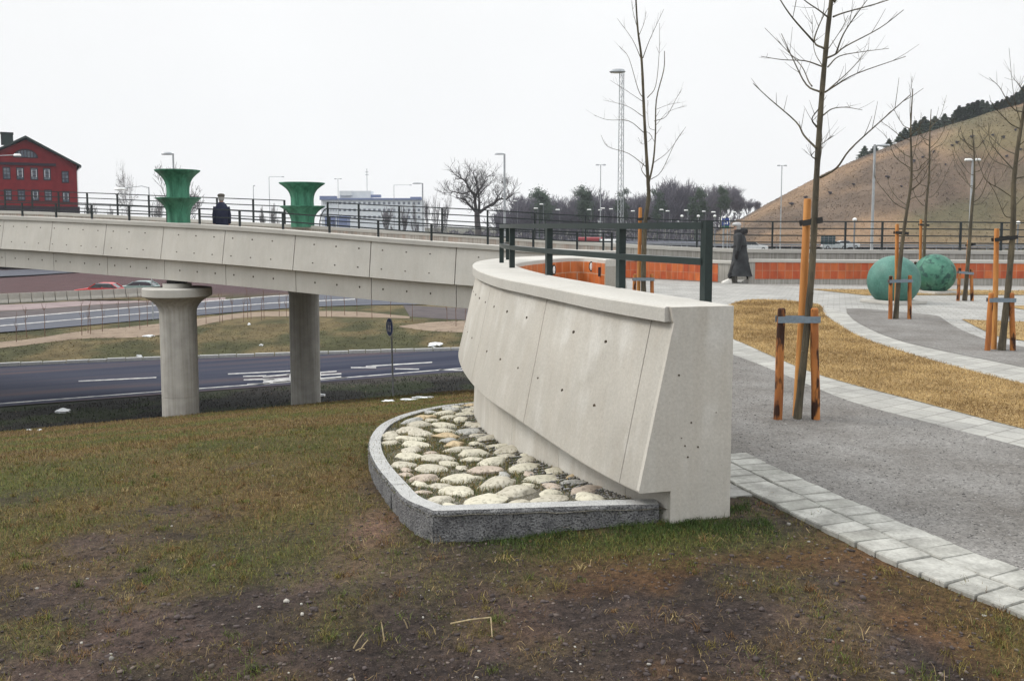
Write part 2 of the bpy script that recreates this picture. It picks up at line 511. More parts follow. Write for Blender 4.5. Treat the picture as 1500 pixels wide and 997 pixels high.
hill_px = [(1040,334),(1085,321),(1120,301),(1160,281),(1200,262),(1260,235),(1330,206),(1400,185),(1450,169),(1500,156),(1600,130),(1750,100),(2000,80),(2600,85)]
HRD = 235.0
HX = [(x-750)*HRD/FPX for x, y in hill_px]; HZ = [EYE+(HOR-y)*HRD/FPX for x, y in hill_px]
def base_bg(X, Y):
    b = -5.0 + 2.6*np_smooth(-20, 90, X)*np_smooth(60, 150, Y)
    return b
def height(X, Y):
    X = np.asarray(X, float); Y = np.asarray(Y, float)
    n = (X-A0.x)*ND.x + (Y-A0.y)*ND.y; s = (X-A0.x)*SD.x + (Y-A0.y)*SD.y
    z = np.interp(n, LN, LZ)
    nf = np.interp(s, [p[0] for p in RF], [p[1] for p in RF])
    # beyond the first road: verge bank, then the second road's level
    zb = np.where(n > nf, -5.34 + .30*np_smooth(0, 7, n-nf) + .17*np_smooth(7, 14, n-nf), z)
    z = zb
    far = np_smooth(95, 150, Y)
    z = z - .42*np_smooth(77.5, 80.5, Y)*(X < -20)*(1-far)
    z = z*(1-far) + base_bg(X, Y)*far
    hz = np.interp(X*HRD/np.maximum(Y, 100), HX, HZ, left=-3)     # the hill's crest line keeps its bearing
    foot = 165.0
    prof = np_smooth(foot, HRD, Y)**.85*(1-.25*np_smooth(HRD+10, HRD+180, Y))
    onh = np_smooth(44, 60, X*HRD/np.maximum(Y, 100))*(Y > 120)
    z = z + np.maximum(hz+3, 0)*prof*onh
    wv = np_smooth(-.35, 1.25, X)*(Y < 14)*(1-np_smooth(9, 14, Y))
    near = (n < -15)
    z = np.where(near, z*(1-wv) - .012*wv, z)
    # small bumps
    z = z + np.where(n < 9, .05*(fbm(X, Y, 1.3, 3)-.5)*np_smooth(0, 3, np.hypot(X, Y))*(1-.75*wv), 0)
    z = z + np.where(Y < 14, .022*(fbm(X, Y, 7, 8)-.5)*(1-.8*wv), 0)
    rough = np.clip(1.15-cover(X, Y)[0], .12, 1)*(1-.75*wv)*np_smooth(14, 9, Y) if False else np.clip(1.15-cover(X, Y)[0], .2, 1)*(1-.5*wv)*(1-np_smooth(9, 14, Y))*(Y > 1)
    z = z + rough*(.030*(np.abs(fbm(X, Y, 9, 18, 3)-.5)**.8-.25) + .016*(fbm(X, Y, 24, 19, 3)-.5))
    z = z + np.where(Y > 160, 1.1*onh*(fbm(X, Y, .12, 4)-.5), 0)
    return z
def hgt(x, y): return float(height(np.array([x]), np.array([y]))[0])

# plaza outline (world): everything inside is paved ground at z = 0
strip_l = [G(1105,725), G(1180,768), G(1300,822), G(1400,861), G(1500,905)]
d0 = (strip_l[-1]-strip_l[-2]).normalized()
strip_mid_x = [(p.x+.22, p.y+.09) for p in strip_l]
MIDW = [((CI[i]+CO[i])/2) for i in range(NST)]
plz = [(9.5,-8.0), (3.6, .4), (strip_mid_x[-1]), strip_mid_x[2], strip_mid_x[0], (1.32, 5.35)]
plz += [(MIDW[i].x, MIDW[i].y) for i in range(4, NST, 4)]
plz += [(1.5, 12.2), (2.2, 20), (2.75, 22.3)]
for p in FB:
    X0 = p.x
    if px_of(p)[0] > 860: plz.append((p.x, p.y+.1))
plz += [(60, 20), (60, -8)]
def inside(poly, X, Y):
    X = np.asarray(X); Y = np.asarray(Y); r = np.zeros(X.shape, bool); n = len(poly)
    for i in range(n):
        x1, y1 = poly[i]; x2, y2 = poly[(i+1) % n]
        if y1 == y2: continue
        c = ((y1 > Y) != (y2 > Y)) & (X < (x2-x1)*(Y-y1)/(y2-y1)+x1); r ^= c
    return r

def cover(X, Y):
    """grass cover, greenness and dryness of the near lawn"""
    d = np.hypot(X*.8, Y)
    n1 = fbm(X, Y, 1.1, 11, 5); n2 = fbm(X, Y, 3.3, 12, 4)
    edge = 4.55 - .10*X*(X < 0) + .55*np_smooth(-1.5, .2, X)
    g = np_smooth(-1.9, 2.3, (d-edge) + 6.5*(n1-.5) + 3.6*(n2-.5))
    bed = np.exp(-(((X-.75)/.85)**2 + ((Y-4.66)/.26)**2))             # moist green under the granite kerb
    g = np.maximum(g, bed)
    bare = np.exp(-(((X+.85)/.28)**2 + ((Y-5.35)/.75)**2))            # trodden reddish soil beside the kerb
    g = g*(1-.85*bare)
    green = np.clip(.52 + 3.0*(fbm(X, Y, .7, 21, 5)-.48) + .30*np.exp(-((d-6.2)/2.2)**2) + .9*bed - .35*np_smooth(10, 20, d), 0, 1)
    return g, green, bare
def lawn_colour(X, Y):
    n = (X-A0.x)*ND.x + (Y-A0.y)*ND.y; s = (X-A0.x)*SD.x + (Y-A0.y)*SD.y
    nf = np.interp(s, [p[0] for p in RF], [p[1] for p in RF])
    g, gr, bare = cover(X, Y)
    soil = np.array([.036,.027,.024]); soil2 = np.array([.062,.043,.036]); moss = np.array([.085,.045,.020])
    dry = np.array([.098,.067,.028]); grn = np.array([.042,.048,.014]); olive = np.array([.072,.060,.022])
    t = fbm(X, Y, 2.2, 31, 4)[..., None]
    so = soil*(1-np_smooth(.4,.7,t)) + soil2*np_smooth(.4,.7,t)
    mo = (np_smooth(.50,.70, fbm(X, Y, 1.5, 33, 5))*np_smooth(-.6, 1.0, X)*.8)[..., None]
    so = so*(1-mo) + moss*mo
    so = so*(.55+.9*fbm(X, Y, 6, 34, 4)[..., None])
    so = so*(1-bare[..., None]) + np.array([.13,.078,.058])*bare[..., None]
    ga = dry*(1-gr[..., None]) + (grn*.55+olive*.45)*gr[..., None]
    c = so*(1-g[..., None]) + ga*g[..., None]
    # beyond the crest: wet soil down to the first road, its shade darkened into the colour
    w1 = np_smooth(.2, 1.6, n)[..., None]
    dk = np.array([.009,.009,.008])*(1-np_smooth(.45,.65,fbm(X,Y,.5,41,4)))[..., None] + np.array([.016,.021,.009])*np_smooth(.45,.65,fbm(X,Y,.5,41,4))[..., None]
    dk = dk + (np.array([.035,.029,.028]))*(np_smooth(7.5, 9.6, n)*np_smooth(-2, 14, s))[..., None]
    c = c*(1-w1) + dk*w1
    # grass bank beyond the first road
    w2 = np_smooth(0, .6, n-nf)[..., None]
    t2 = fbm(X, Y, .35, 43, 5)[..., None]; t3 = fbm(X, Y, 1.6, 44, 3)[..., None]
    bk = np.array([.050,.050,.022])*(1-np_smooth(.4,.62,t2)) + np.array([.105,.082,.040])*np_smooth(.4,.62,t2)
    bk = bk*(.55+.9*t3)
    c = c*(1-w2) + bk*w2
    return c
def far_colour(X, Y, c):
    t = fbm(X, Y, .03, 51, 4)[..., None]
    fld = np.array([.055,.062,.045])*(1-t) + np.array([.085,.075,.055])*t
    purple = np.array([.075,.040,.040])*(1-t) + np.array([.058,.038,.042])*t
    lft = ((1-np_smooth(-25, 10, X))*(1-np_smooth(125, 170, Y)))[..., None]
    fld = fld*(1-lft) + purple*lft
    w = np_smooth(84, 96, Y)[..., None]
    c = c*(1-w) + fld*w
    hx = X*HRD/np.maximum(Y, 100)
    oh = (np_smooth(44, 58, hx)*np_smooth(152, 172, Y))[..., None]
    a = fbm(X, Y, .055, 61, 5)[..., None]; b2 = fbm(X, Y, .16, 62, 4)[..., None]; g2 = fbm(X, Y, .03, 63, 3)[..., None]
    hc = np.array([.195,.130,.080])*(1-np_smooth(.38,.62,a)) + np.array([.110,.080,.058])*np_smooth(.38,.62,a)
    gm = np_smooth(.52,.66,g2)*.6
    hc = hc*(1-gm) + np.array([.080,.083,.040])*gm
    hc = hc*(.55+.9*b2)
    pale = (1-np_smooth(165, 185, Y))[..., None]
    hc = hc*(1-.5*pale) + np.array([.21,.14,.085])*.5*pale
    return c*(1-oh) + hc*oh

def build_terrain():
    thf = np.linspace(R(-42), R(42), 520); thb = np.linspace(R(42), R(318), 90)[1:-1]
    th = np.concatenate([thf, thb])                # azimuth from +Y, clockwise
    r = np.concatenate([[.0], np.geomspace(.9, 2.3, 14)[:-1], np.geomspace(2.3, 46, 360), np.geomspace(46.5, 300, 150), np.geomspace(305, 6000, 40)])
    T, RR = np.meshgrid(th, r, indexing='ij')
    X = RR*np.sin(T); Y = RR*np.cos(T)
    Z = height(X, Y)
    col = far_colour(X, Y, lawn_colour(X, Y))
    nt_, nr = X.shape
    idx = np.arange(nt_*nr).reshape(nt_, nr)
    a = idx; b = np.roll(idx, -1, 0)
    q = np.stack([a[:, :-1], a[:, 1:], b[:, 1:], b[:, :-1]], -1).reshape(-1, 4)
    v = np.stack([X, Y, Z], -1).reshape(-1, 3)
    cen = v[q].mean(1)
    keep = ~inside(plz, cen[:, 0], cen[:, 1])
    q = q[keep]
    me = bpy.data.meshes.new('lawn_ground')
    me.vertices.add(len(v)); me.vertices.foreach_set('co', v.ravel())
    me.loops.add(q.size); me.loops.foreach_set('vertex_index', q.ravel().astype(np.int32))
    me.polygons.add(len(q)); me.polygons.foreach_set('loop_start', np.arange(0, q.size, 4, dtype=np.int32))
    me.polygons.foreach_set('loop_total', np.full(len(q), 4, np.int32))
    me.polygons.foreach_set('use_smooth', np.ones(len(q), bool))
    me.update(calc_edges=True); me.validate()
    at = me.attributes.new('cover_colour', 'FLOAT_COLOR', 'POINT')
    cc = np.concatenate([col.reshape(-1, 3), np.ones((len(v), 1))], 1).astype(np.float32)
    at.data.foreach_set('color', cc.ravel())
    m, nt, bs = newmat('ground_soil_and_grass')
    an = nt.nodes.new('ShaderNodeAttribute'); an.attribute_name = 'cover_colour'
    co = coords(nt)
    f1 = noise(nt, co, 28, 6, .7); f2 = noise(nt, co, 150, 4, .7); f3 = noise(nt, co, .9, 4)
    k = ramp(nt, f1, [(.30, (.30,.30,.32)), (.5, (.95,.95,.95)), (.72, (1.75,1.7,1.62))]).outputs[0]  # shade of the crevices put into the colour: bump lows darkened
    c = mixc(nt, 1.0, an.outputs['Color'], k, 'MULTIPLY')
    k2 = ramp(nt, f2, [(.32, (.45,.45,.45)), (.68, (1.6,1.6,1.6))]).outputs[0]
    c = mixc(nt, 1.0, c, k2, 'MULTIPLY')
    k3 = ramp(nt, f3, [(.3, (.85,.85,.85)), (.7, (1.15,1.15,1.15))]).outputs[0]
    c = mixc(nt, 1.0, c, k3, 'MULTIPLY')
    nt.links.new(c, bs.inputs['Base Color']); bs.inputs['Roughness'].default_value = .95
    bs.inputs['Specular IOR Level'].default_value = .15
    bump(nt, bs, f1, .9, .03)
    me.materials.append(m)
    o = bpy.data.objects.new('ground', me); C.objects.link(o)
    tag(o, 'sloping ground of worn lawn, soil and distant fields', 'ground', kind='structure')
    return o
build_terrain()

def struct(mb, name, mat, label, cat, **kw):
    o = mb.build(name, mat, **kw); return tag(o, label, cat, kind='structure')

# plaza slab
pb = MB(); pb.prism(plz, -7.0, -.006)
paver_far = None
def paver_mat(name, bw, bh, rot, c1, c2, mort=(.20,.19,.175), size=.008):
    m, nt, b = newmat(name)
    t = nt.nodes.new('ShaderNodeTexCoord'); mp = nt.nodes.new('ShaderNodeMapping')
    mp.inputs['Rotation'].default_value = (0, 0, rot); nt.links.new(t.outputs['Object'], mp.inputs[0])
    br = nt.nodes.new('ShaderNodeTexBrick'); nt.links.new(mp.outputs[0], br.inputs['Vector'])
    br.inputs['Scale'].default_value = 1; br.inputs['Brick Width'].default_value = bw; br.inputs['Row Height'].default_value = bh
    br.inputs['Mortar Size'].default_value = size; br.inputs['Color1'].default_value = (*c1, 1); br.inputs['Color2'].default_value = (*c2, 1)
    br.inputs['Mortar'].default_value = (*mort, 1)
    co = coords(nt); n = noise(nt, co, 1.3, 5, .65); n2 = noise(nt, co, 45, 3)
    f = ramp(nt, n, [(.3, (.74,.74,.74)), (.7, (1.12,1.12,1.11))]).outputs[0]
    c = mixc(nt, 1.0, br.outputs['Color'], f, 'MULTIPLY')
    f = ramp(nt, n2, [(.3, (.88,)*3), (.7, (1.1,)*3)]).outputs[0]
    c = mixc(nt, 1.0, c, f, 'MULTIPLY')
    nt.links.new(c, b.inputs['Base Color']); b.inputs['Roughness'].default_value = .9
    bump(nt, b, br.outputs['Fac'], -.5, .01)
    return m
MT['paver_sheet'] = paver_mat('concrete_paving', .24, .21, R(20), (.31,.305,.29), (.26,.255,.24))
struct(pb, 'plaza_paving', MT['paver_sheet'], 'pale concrete block paving of the plaza', 'paving')

# gravel, dead grass, borders as sheets on the plaza
def gravel_mat(name, c1, c2):
    m, nt, b = newmat(name)
    co = coords(nt)
    v = nt.nodes.new('ShaderNodeTexVoronoi'); v.inputs['Scale'].default_value = 62; nt.links.new(co, v.inputs['Vector'])
    v2 = nt.nodes.new('ShaderNodeTexVoronoi'); v2.inputs['Scale'].default_value = 150; nt.links.new(co, v2.inputs['Vector'])
    sp = nt.nodes.new('ShaderNodeSeparateColor'); nt.links.new(v.outputs['Color'], sp.inputs[0])
    sp2 = nt.nodes.new('ShaderNodeSeparateColor'); nt.links.new(v2.outputs['Color'], sp2.inputs[0])
    c = ramp(nt, sp.outputs[0], [(0, tuple(x*.55 for x in c1)), (.5, c1), (1, tuple(x*1.55 for x in c1))]).outputs[0]
    cB = ramp(nt, sp2.outputs[0], [(0, tuple(x*.6 for x in c1)), (1, tuple(x*1.4 for x in c1))]).outputs[0]
    c = mixc(nt, .5, c, cB)
    n = noise(nt, co, 1.1, 6, .65)
    f = ramp(nt, n, [(.33, c2), (.68, (1.12,1.12,1.12))]).outputs[0]
    c = mixc(nt, 1.0, c, f, 'MULTIPLY')
    nt.links.new(c, b.inputs['Base Color']); b.inputs['Roughness'].default_value = .95
    b.inputs['Specular IOR Level'].default_value = .2
    bump(nt, b, v.outputs['Distance'], -.9, .012)
    return m
MT['gravel'] = gravel_mat('grey_gravel', (.172,.166,.158), (.62,.59,.565))
MT['dead_grass'] = pm('dead_grass_mat', (.25,.165,.062), (.36,.25,.11), 2.2, c3=(.13,.075,.033), scale2=24, rough=.95, bmp=.8, bdist=.03)
def sheet(name, pts, mat, label, cat, z, smooth_n=5):
    w_ = [G(a, b, 0) for a, b in pts]
    mb = MB(); n = len(w_)
    mb.add([(p.x, p.y, z) for p in w_], [tuple(range(n))])
    o = mb.build(name, mat); 
    for f in o.data.polygons:
        if f.normal.z < 0: f.flip()
    return tag(o, label, cat, kind='structure'), w_
def spl(pts, n=5):
    return [(p.x, p.y) for p in crom([(a, b, 0) for a, b in pts], n)]
edge_g1_far = spl([(960,486),(1075,520),(1160,553),(1250,589),(1370,621),(1500,655),(1700,706),(2000,780)])
edge_g1_near = spl([(2000,1130),(1700,972),(1500,872),(1300,787),(1150,722),(1085,692),(985,650)])
sheet('gravel_path', edge_g1_far+edge_g1_near, MT['gravel'], 'grey gravel path curving past the wall end', 'gravel path', .002)
g1_top = spl([(1045,462),(1068,447),(1095,439.5),(1150,440),(1200,446)],4)
g1_r = spl([(1204,449),(1209,461),(1225,473),(1262,494),(1320,514),(1400,537),(1500,562),(1700,606),(2000,670)],4)
g1_b = spl([(2000,745),(1700,674),(1500,628),(1350,589),(1210,552),(1130,521),(1075,497),(1000,473)],4)
_, DG1 = sheet('dead_grass_bed', g1_top+g1_r+g1_b, MT['dead_grass'], 'straw yellow dead grass island in the plaza', 'dead grass', .004)
gr2 = spl([(1240,452),(1270,452.5),(1332,458),(1372,462.5),(1384,469),(1406,482),(1448,498),(1500,508),(1700,535)],4) + spl([(1900,610),(1700,580),(1500,538),(1355,508),(1298,492),(1256,472),(1241,459)],4)
sheet('gravel_bed', gr2, MT['gravel'], 'grey gravel bed around the trees by the green ball', 'gravel bed', .004)
dg2 = spl([(1409,467.5),(1448,469.5),(1500,471),(1700,474)],3)+spl([(1700,525),(1500,499),(1461,492),(1429,478)],3)
_, DG2 = sheet('dead_grass_wedge', dg2, MT['dead_grass'], 'yellow dead grass wedge at the right edge', 'dead grass', .005)
dg3 = spl([(1185,423.3),(1300,424),(1390,424.5),(1500,425.5),(1800,426)],3)+spl([(1800,432.5),(1500,432),(1389,432),(1268,432.5)],3)
_, DG3 = sheet('dead_grass_band', dg3, MT['dead_grass'], 'narrow yellow dead grass band before the tiled wall', 'dead grass', .005)
dg4 = [(1470,448),(1500,447.5),(1700,447),(1700,456),(1500,453.5)]
_, DG4 = sheet('dead_grass_strip', dg4, MT['dead_grass'], 'small strip of yellow dead grass far right', 'dead grass', .005)

# near paver strip: every block modelled
def strip_blocks():
    rnd = random.Random(4)
    mb = MB()
    L = crom([G(1000,640+30), G(1105,725), G(1300,822), G(1500,905), Vector((2.75,2.4,0)), Vector((3.3,1.2,0))], 12)
    L = [Vector((p.x, p.y, 0)) for p in L]
    A = arc_of(L); s = 0; W = .235
    while s < A[-1]-.25:
        ln = .142
        for c in range(2):
            l2 = ln
            off = (.05 if c else 0)
            p, t = at_arc(L, A, s+off+l2/2); sd = Vector((-t.y, t.x, 0))
            ctr = p + sd*(.008+W/2+c*(W+.006))
            ang = math.atan2(t.y, t.x) + rnd.uniform(-.025, .025)
            zt = .012 + rnd.uniform(-.004, .005)
            M = Matrix.Rotation(ang, 3, 'Z') @ Matrix.Rotation(rnd.uniform(-.02,.02), 3, 'X') @ Matrix.Rotation(rnd.uniform(-.02,.02), 3, 'Y')
            hx, hy = l2/2-.005, W/2-.004
            poly = []
            for x, y in ((-hx,-hy),(0,-hy*1.02),(hx,-hy),(hx*1.01,0),(hx,hy),(0,hy*1.02),(-hx,hy),(-hx*1.01,0)):
                poly.append((x+rnd.uniform(-.004,.004), y+rnd.uniform(-.004,.004)))
            b = []; tp = []; cv = []
            for x, y in poly:
                b.append(ctr + M @ Vector((x, y, 0)) + Vector((0,0,zt-.09)))
                cv.append(ctr + M @ Vector((x, y, 0)) + Vector((0,0,zt-.007)))
                tp.append(ctr + M @ Vector((x*.955, y*.955, 0)) + Vector((0,0,zt)))
            vs = b+cv+tp; fs = [tuple(range(16, 24))]
            for k in range(8):
                j = (k+1) % 8; fs += [(k, j, 8+j, 8+k), (8+k, 8+j, 16+j, 16+k)]
            mb.cm = rnd.choice([0,0,0,1,1,2]); mb.add(vs, fs)
        s += ln
    ms = [pm('paving_block_a', (.24,.236,.215), (.385,.38,.35), 6, scale2=50, rough=.9, bmp=.3, bdist=.004),
          pm('paving_block_b', (.21,.207,.188), (.345,.34,.31), 6, scale2=50, rough=.9, bmp=.3, bdist=.004),
          pm('paving_block_c', (.21,.205,.185), (.31,.31,.28), 4.5, scale2=50, rough=.9, bmp=.3, bdist=.004)]
    o = mb.build('paving_strip', ms)
    tag(o, 'double row of pale concrete blocks edging the gravel path', 'paving strip', kind='structure')
strip_blocks()
# light border strips between gravel and grass (paver sheets)
MT['border'] = paver_mat('border_blocks', .23, .22, R(-35), (.345,.34,.315), (.27,.265,.245), (.20,.19,.175))
b1 = edge_g1_far[:-1] + g1_b[:-2]
sheet('border_strip', edge_g1_far + [p for p in g1_b], MT['border'], 'pale block border between gravel path and dead grass', 'paving strip', .0)
b2 = g1_r + spl([(1900,610),(1700,580),(1500,538),(1355,508),(1298,492),(1256,472),(1241,459)],4)
sheet('border_strip', b2, MT['border'], 'pale block border curving around the far gravel bed', 'paving strip', .0)

# ------------------------------------------------------------------ roads
def road_strip(name, near, far, z, mat, label, dz=.0, drape=False):
    n = 40
    a = crom([G(x, y, z) for x, y in near], 8); b = crom([G(x, y, z) for x, y in far], 8)
    Aa, Ab = arc_of(a), arc_of(b); mb = MB(); vs = []; fs = []
    m = 6 if drape else 1
    for k in range(n+1):
        p, _ = at_arc(a, Aa, Aa[-1]*k/n); q, _ = at_arc(b, Ab, Ab[-1]*k/n)
        for j in range(m+1):
            r_ = p.lerp(q, j/m)
            vs.append((r_.x, r_.y, hgt(r_.x, r_.y)+dz*2+(0 if 0 < j < m else -dz*1.2) if drape else z+dz))
    for k in range(n):
        for j in range(m): fs.append(((m+1)*k+j, (m+1)*(k+1)+j, (m+1)*(k+1)+j+1, (m+1)*k+j+1))
    mb.add(vs, fs); o = mb.build(name, mat)
    for f in o.data.polygons:
        if f.normal.z < 0: f.flip()
    return tag(o, label, 'road', kind='structure')
def asphalt(name, c1, c2, c3):
    m, nt, b = newmat(name)
    co = coords(nt, (.22,1,1)); cr = nt.nodes.new('ShaderNodeMapping')
    t = nt.nodes.new('ShaderNodeTexCoord'); cr.inputs['Rotation'].default_value = (0,0,-math.atan2(SD.y, SD.x)); cr.inputs['Scale'].default_value = (1,1,1)
    nt.links.new(t.outputs['Object'], cr.inputs[0])
    c2m = nt.nodes.new('ShaderNodeMapping'); c2m.inputs['Scale'].default_value = (.04,.8,1); nt.links.new(cr.outputs[0], c2m.inputs[0])
    n = noise(nt, c2m.outputs[0], 1.0, 3); f = noise(nt, co, 30, 3)
    c = ramp(nt, n, [(.33, c1), (.5, c2), (.66, c3)]).outputs[0]
    k = ramp(nt, f, [(.3, (.85,)*3), (.7, (1.15,)*3)]).outputs[0]
    nt.links.new(mixc(nt, 1.0, c, k, 'MULTIPLY'), b.inputs['Base Color']); b.inputs['Roughness'].default_value = .9; b.inputs['Specular IOR Level'].default_value = .12
    return m
MT['asphalt'] = asphalt('asphalt_near', (.014,.018,.036), (.032,.036,.056), (.066,.050,.056))
MT['asphalt2'] = asphalt('asphalt_far', (.075,.080,.10), (.095,.10,.115), (.06,.064,.084))
MT['paint'] = pm('road_paint', (.24,.24,.25), (.50,.49,.47), 3.0, rough=.7)
road_strip('near_road', road1_near, road1_far, ROADZ, MT['asphalt'], 'dark two lane road passing under the bridge')
# kerb along its far side, rough stones
kb = MB()
kl = crom([G(a, b-.6, ROADZ) for a, b in road1_far], 8); ka = arc_of(kl); rk = random.Random(7)
s = 0
while s < ka[-1]-1:
    ln = rk.uniform(.8,1.1); p, t = at_arc(kl, ka, s+ln/2)
    kb.box((p.x, p.y, ROADZ+.03+rk.uniform(-.02,.02)), (ln*.95, .26, .24), math.atan2(t.y, t.x)); s += ln
struct(kb, 'road_kerb', MT['granite_top'], 'pale kerb stones along the far side of the near road', 'kerb')
def mark(mb, pts, z):
    w_ = [G(a, b, z) for a, b in pts]
    mb.add([(p.x, p.y, z) for p in w_], [tuple(range(len(w_)))])
def dash(mb, a, b, wpx0, wpx1, z):
    mark(mb, [(a[0], a[1]-wpx0/2), (b[0], b[1]-wpx1/2), (b[0], b[1]+wpx1/2), (a[0], a[1]+wpx0/2)], z)
mk = MB(); ZM = ROADZ+.012
for a, b in (((115,558),(229,552.6)),((334,547.5),(425,543)),((514,538),(551,538)),((536,536.3),(633,530.3)),((579,540),(614,540.3)),((643,541.3),(679,542))):
    dash(mk, a, b, 1.5, 1.5, ZM)
for a, b in (((356,551),(390,550)),((357,556),(402,554.5)),((362,562.5),(395,561.5)),((400,560),(500,551.5)),((470,545.2),(493,543.5)),((470,549),(500,547)),((470,556),(508,552.5)),((385,551.5),(425,548)),((385,556),(425,553.5)),((385,560),(425,557.5)),((420,548),(470,545)),((430,553),(470,549.5))):
    dash(mk, a, b, 1.7, 1.6, ZM)
for f0, f1 in (((-200,608),(0,594)),((0,594),(236,576)),((236,576),(400,564)),((400,564),(550,552.5)),((550,552.5),(690,541)),((690,541),(900,525))):
    dash(mk, (f0[0], f0[1]-3.2), (f1[0], f1[1]-3.2), 1.2, 1.1, ZM)
mark(mk, [(424,548.6),(470,545.6),(470,556),(424,559)], ZM-.004)
mark(mk, [(386,557.2),(424,554.6),(424,558.4),(386,560.8)], ZM-.004)
o = struct(mk, 'road_marking', MT['paint'], 'white painted lines on the near road', 'road marking')
for f in o.data.polygons:
    if f.normal.z < 0: f.flip()
# second road and its neighbours
Z2 = -4.84
road_strip('far_road', [(-300,505),(0,487),(230,467.5),(400,453),(520,447.5),(640,446),(760,446)], [(-300,478),(0,467),(230,447.5),(400,434),(520,428),(640,424),(760,420)], Z2, MT['asphalt2'], 'grey curving slip road beyond the grass bank', .03)
m2 = MB()
for near in ([(-300,477.5),(0,466.5),(230,447),(400,433.5),(520,427.5)], [(-300,492),(0,477),(230,457),(400,443.5),(520,438)]):
    for a, b in zip(near, near[1:]): dash(m2, a, b, 1.3, 1.1, Z2+.05)
o = struct(m2, 'road_marking', MT['paint'], 'white edge lines on the slip road', 'road marking')
for f in o.data.polygons:
    if f.normal.z < 0: f.flip()
MT['sand'] = pm('sandy_soil', (.17,.125,.09), (.235,.18,.13), 1.5, rough=.95, bmp=.4)
MT['pinkroad'] = pm('pinkish_gravel_verge', (.19,.145,.145), (.24,.19,.185), .6, rough=.95)
MT['darkverge'] = pm('dark_verge', (.055,.046,.048), (.085,.07,.07), .8, rough=.95)
road_strip('sandy_path', [(-300,525),(0,504),(115,492),(230,487.5),(350,465.5),(430,463),(520,464),(600,466)], [(-300,511),(0,496.5),(115,484),(230,474),(350,458.5),(430,455.5),(520,456),(600,463)], Z2, MT['sand'], 'sandy strip of bare soil along the top of the bank', .02, True)
road_strip('sandy_patch', [(585,476),(640,481),(720,483)], [(585,475),(640,470),(720,468)], Z2, MT['sand'], 'sandy patch beside the near wall', .02, True)
road_strip('pink_verge', [(-300,463),(0,455),(150,445.5),(230,441.5),(330,437)], [(-300,452),(0,446),(150,438),(230,433.5),(330,429)], Z2, MT['pinkroad'], 'pinkish gravel verge in front of the concrete barrier', .02, True)
road_strip('dark_verge', [(-300,476),(0,466),(150,453.5),(230,446.5),(330,439)], [(-300,464),(0,455.6),(150,446),(230,442),(330,437.5)], Z2, MT['darkverge'], 'dark soil strip between slip road and verge', .015, True)
road_strip('dark_verge', [(600,463),(660,467),(760,470)], [(590,446),(660,450),(760,452)], Z2, MT['darkverge'], 'dark planted strip beside the near wall', .015, True)
road_strip('upper_road', [(-300,415),(0,405.5),(120,399),(260,392)], [(-300,404),(0,396.5),(120,392),(260,387)], -4.95, MT['asphalt2'], 'far grey road seen below the bridge at the left', .08)
road_strip('motorway', [(700,360),(900,360),(1050,362),(1250,364),(1600,366)], [(700,352),(900,351),(1050,351),(1250,352),(1600,354)], -2.4, MT['asphalt2'], 'far grey motorway at the foot of the hill', .25)

# ------------------------------------------------------------------ near curved wall
wall = thing('parapet_wall', 'curved bare concrete parapet wall with slanted face, nearest to us, ending in a square cut end', 'wall', (CO[0].x, CO[0].y, 0))
def zb(i): return .165 + .115*smooth01(0, 52, i)            # lower lip of the slanted panel
secs = []
for i in range(NST):
    T = WALL_TOP[i]; a = wpt(i, .03, 0)
    wI = (CO[i]-CI[i]).length
    def q(u, z, i=i): return wpt(i, u, z)
    secs.append([q(.035, T-.085), q(.035, T-.008), q(.027, T), q(.03-wI+.008, T), q(.03-wI, T-.008), q(.03-wI, T-.085)])
# the coping's moulding stops short of the cut end, as in the photo
mb = MB(); mb.sweep(secs); mb.build('coping', MT['coping'], wall, smooth=True)
core = MB(); secs = []
for i in range(NST):
    T = WALL_TOP[i]-.086; wI = (CO[i]-CI[i]).length
    secs.append([wpt(i, -.035, -1.9), wpt(i, -.035, T), wpt(i, .03-wI+.002, T), wpt(i, .03-wI+.002, -1.9)])
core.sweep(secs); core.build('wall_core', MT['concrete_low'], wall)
# panels: joints at measured places along the wall
def s_at_px(x):
    for i in range(NST-1):
        xa = px_of((CO[i].x, CO[i].y, 1.1))[0]; xb = px_of((CO[i+1].x, CO[i+1].y, 1.1))[0]
        if xa >= x >= xb: return warc[i]+(warc[i+1]-warc[i])*(xa-x)/(xa-xb)
    return 0
J = [0.0, s_at_px(946), s_at_px(795), s_at_px(714)]
sp = warc[-1]; J2 = J + [J[-1]+1.65, J[-1]+3.3, sp]
def panel(mb, s0, s1, prof):
    n = max(2, int((s1-s0)/.09)); secs = []
    for k in range(n+1):
        s = s0+(s1-s0)*k/n; i, t = wstation(s); row = []
        for u, zf in prof:
            row.append(wpt_s(s, u, zf))
        secs.append(row)
    mb.sweep(secs)
def hole(mb, p, nrm, r=.016, seg=8, drip=0):
    """tie hole: dark disc coloured as a shaded recess, with a short rust run below it, part of the panel's own mesh"""
    nrm = nrm.normalized(); y = Vector((0,0,1)); y = (y-nrm*y.dot(nrm)).normalized(); x = y.cross(nrm)
    vs = [p + nrm*.0025 + x*math.cos(a)*r + y*math.sin(a)*r*(1 if math.sin(a) > 0 else 1+drip) for a in [2*math.pi*k/seg for k in range(seg)]]
    vs += [v - nrm*.02 for v in vs]
    mb.cm = 1; mb.add(vs, [tuple(range(seg))] + [(k, (k+1) % seg, seg+(k+1) % seg, seg+k) for k in range(seg)]); mb.cm = 0
rh = random.Random(5); HN = []
for frac in (.20, .62):
    s = .62
    while s < sp*.62:
        if min(abs(s-j) for j in J2) > .09: HN.append((s, frac, rh.uniform(.010,.015), rh.uniform(.3,1.6)))
        s += .43+rh.uniform(-.03,.03)
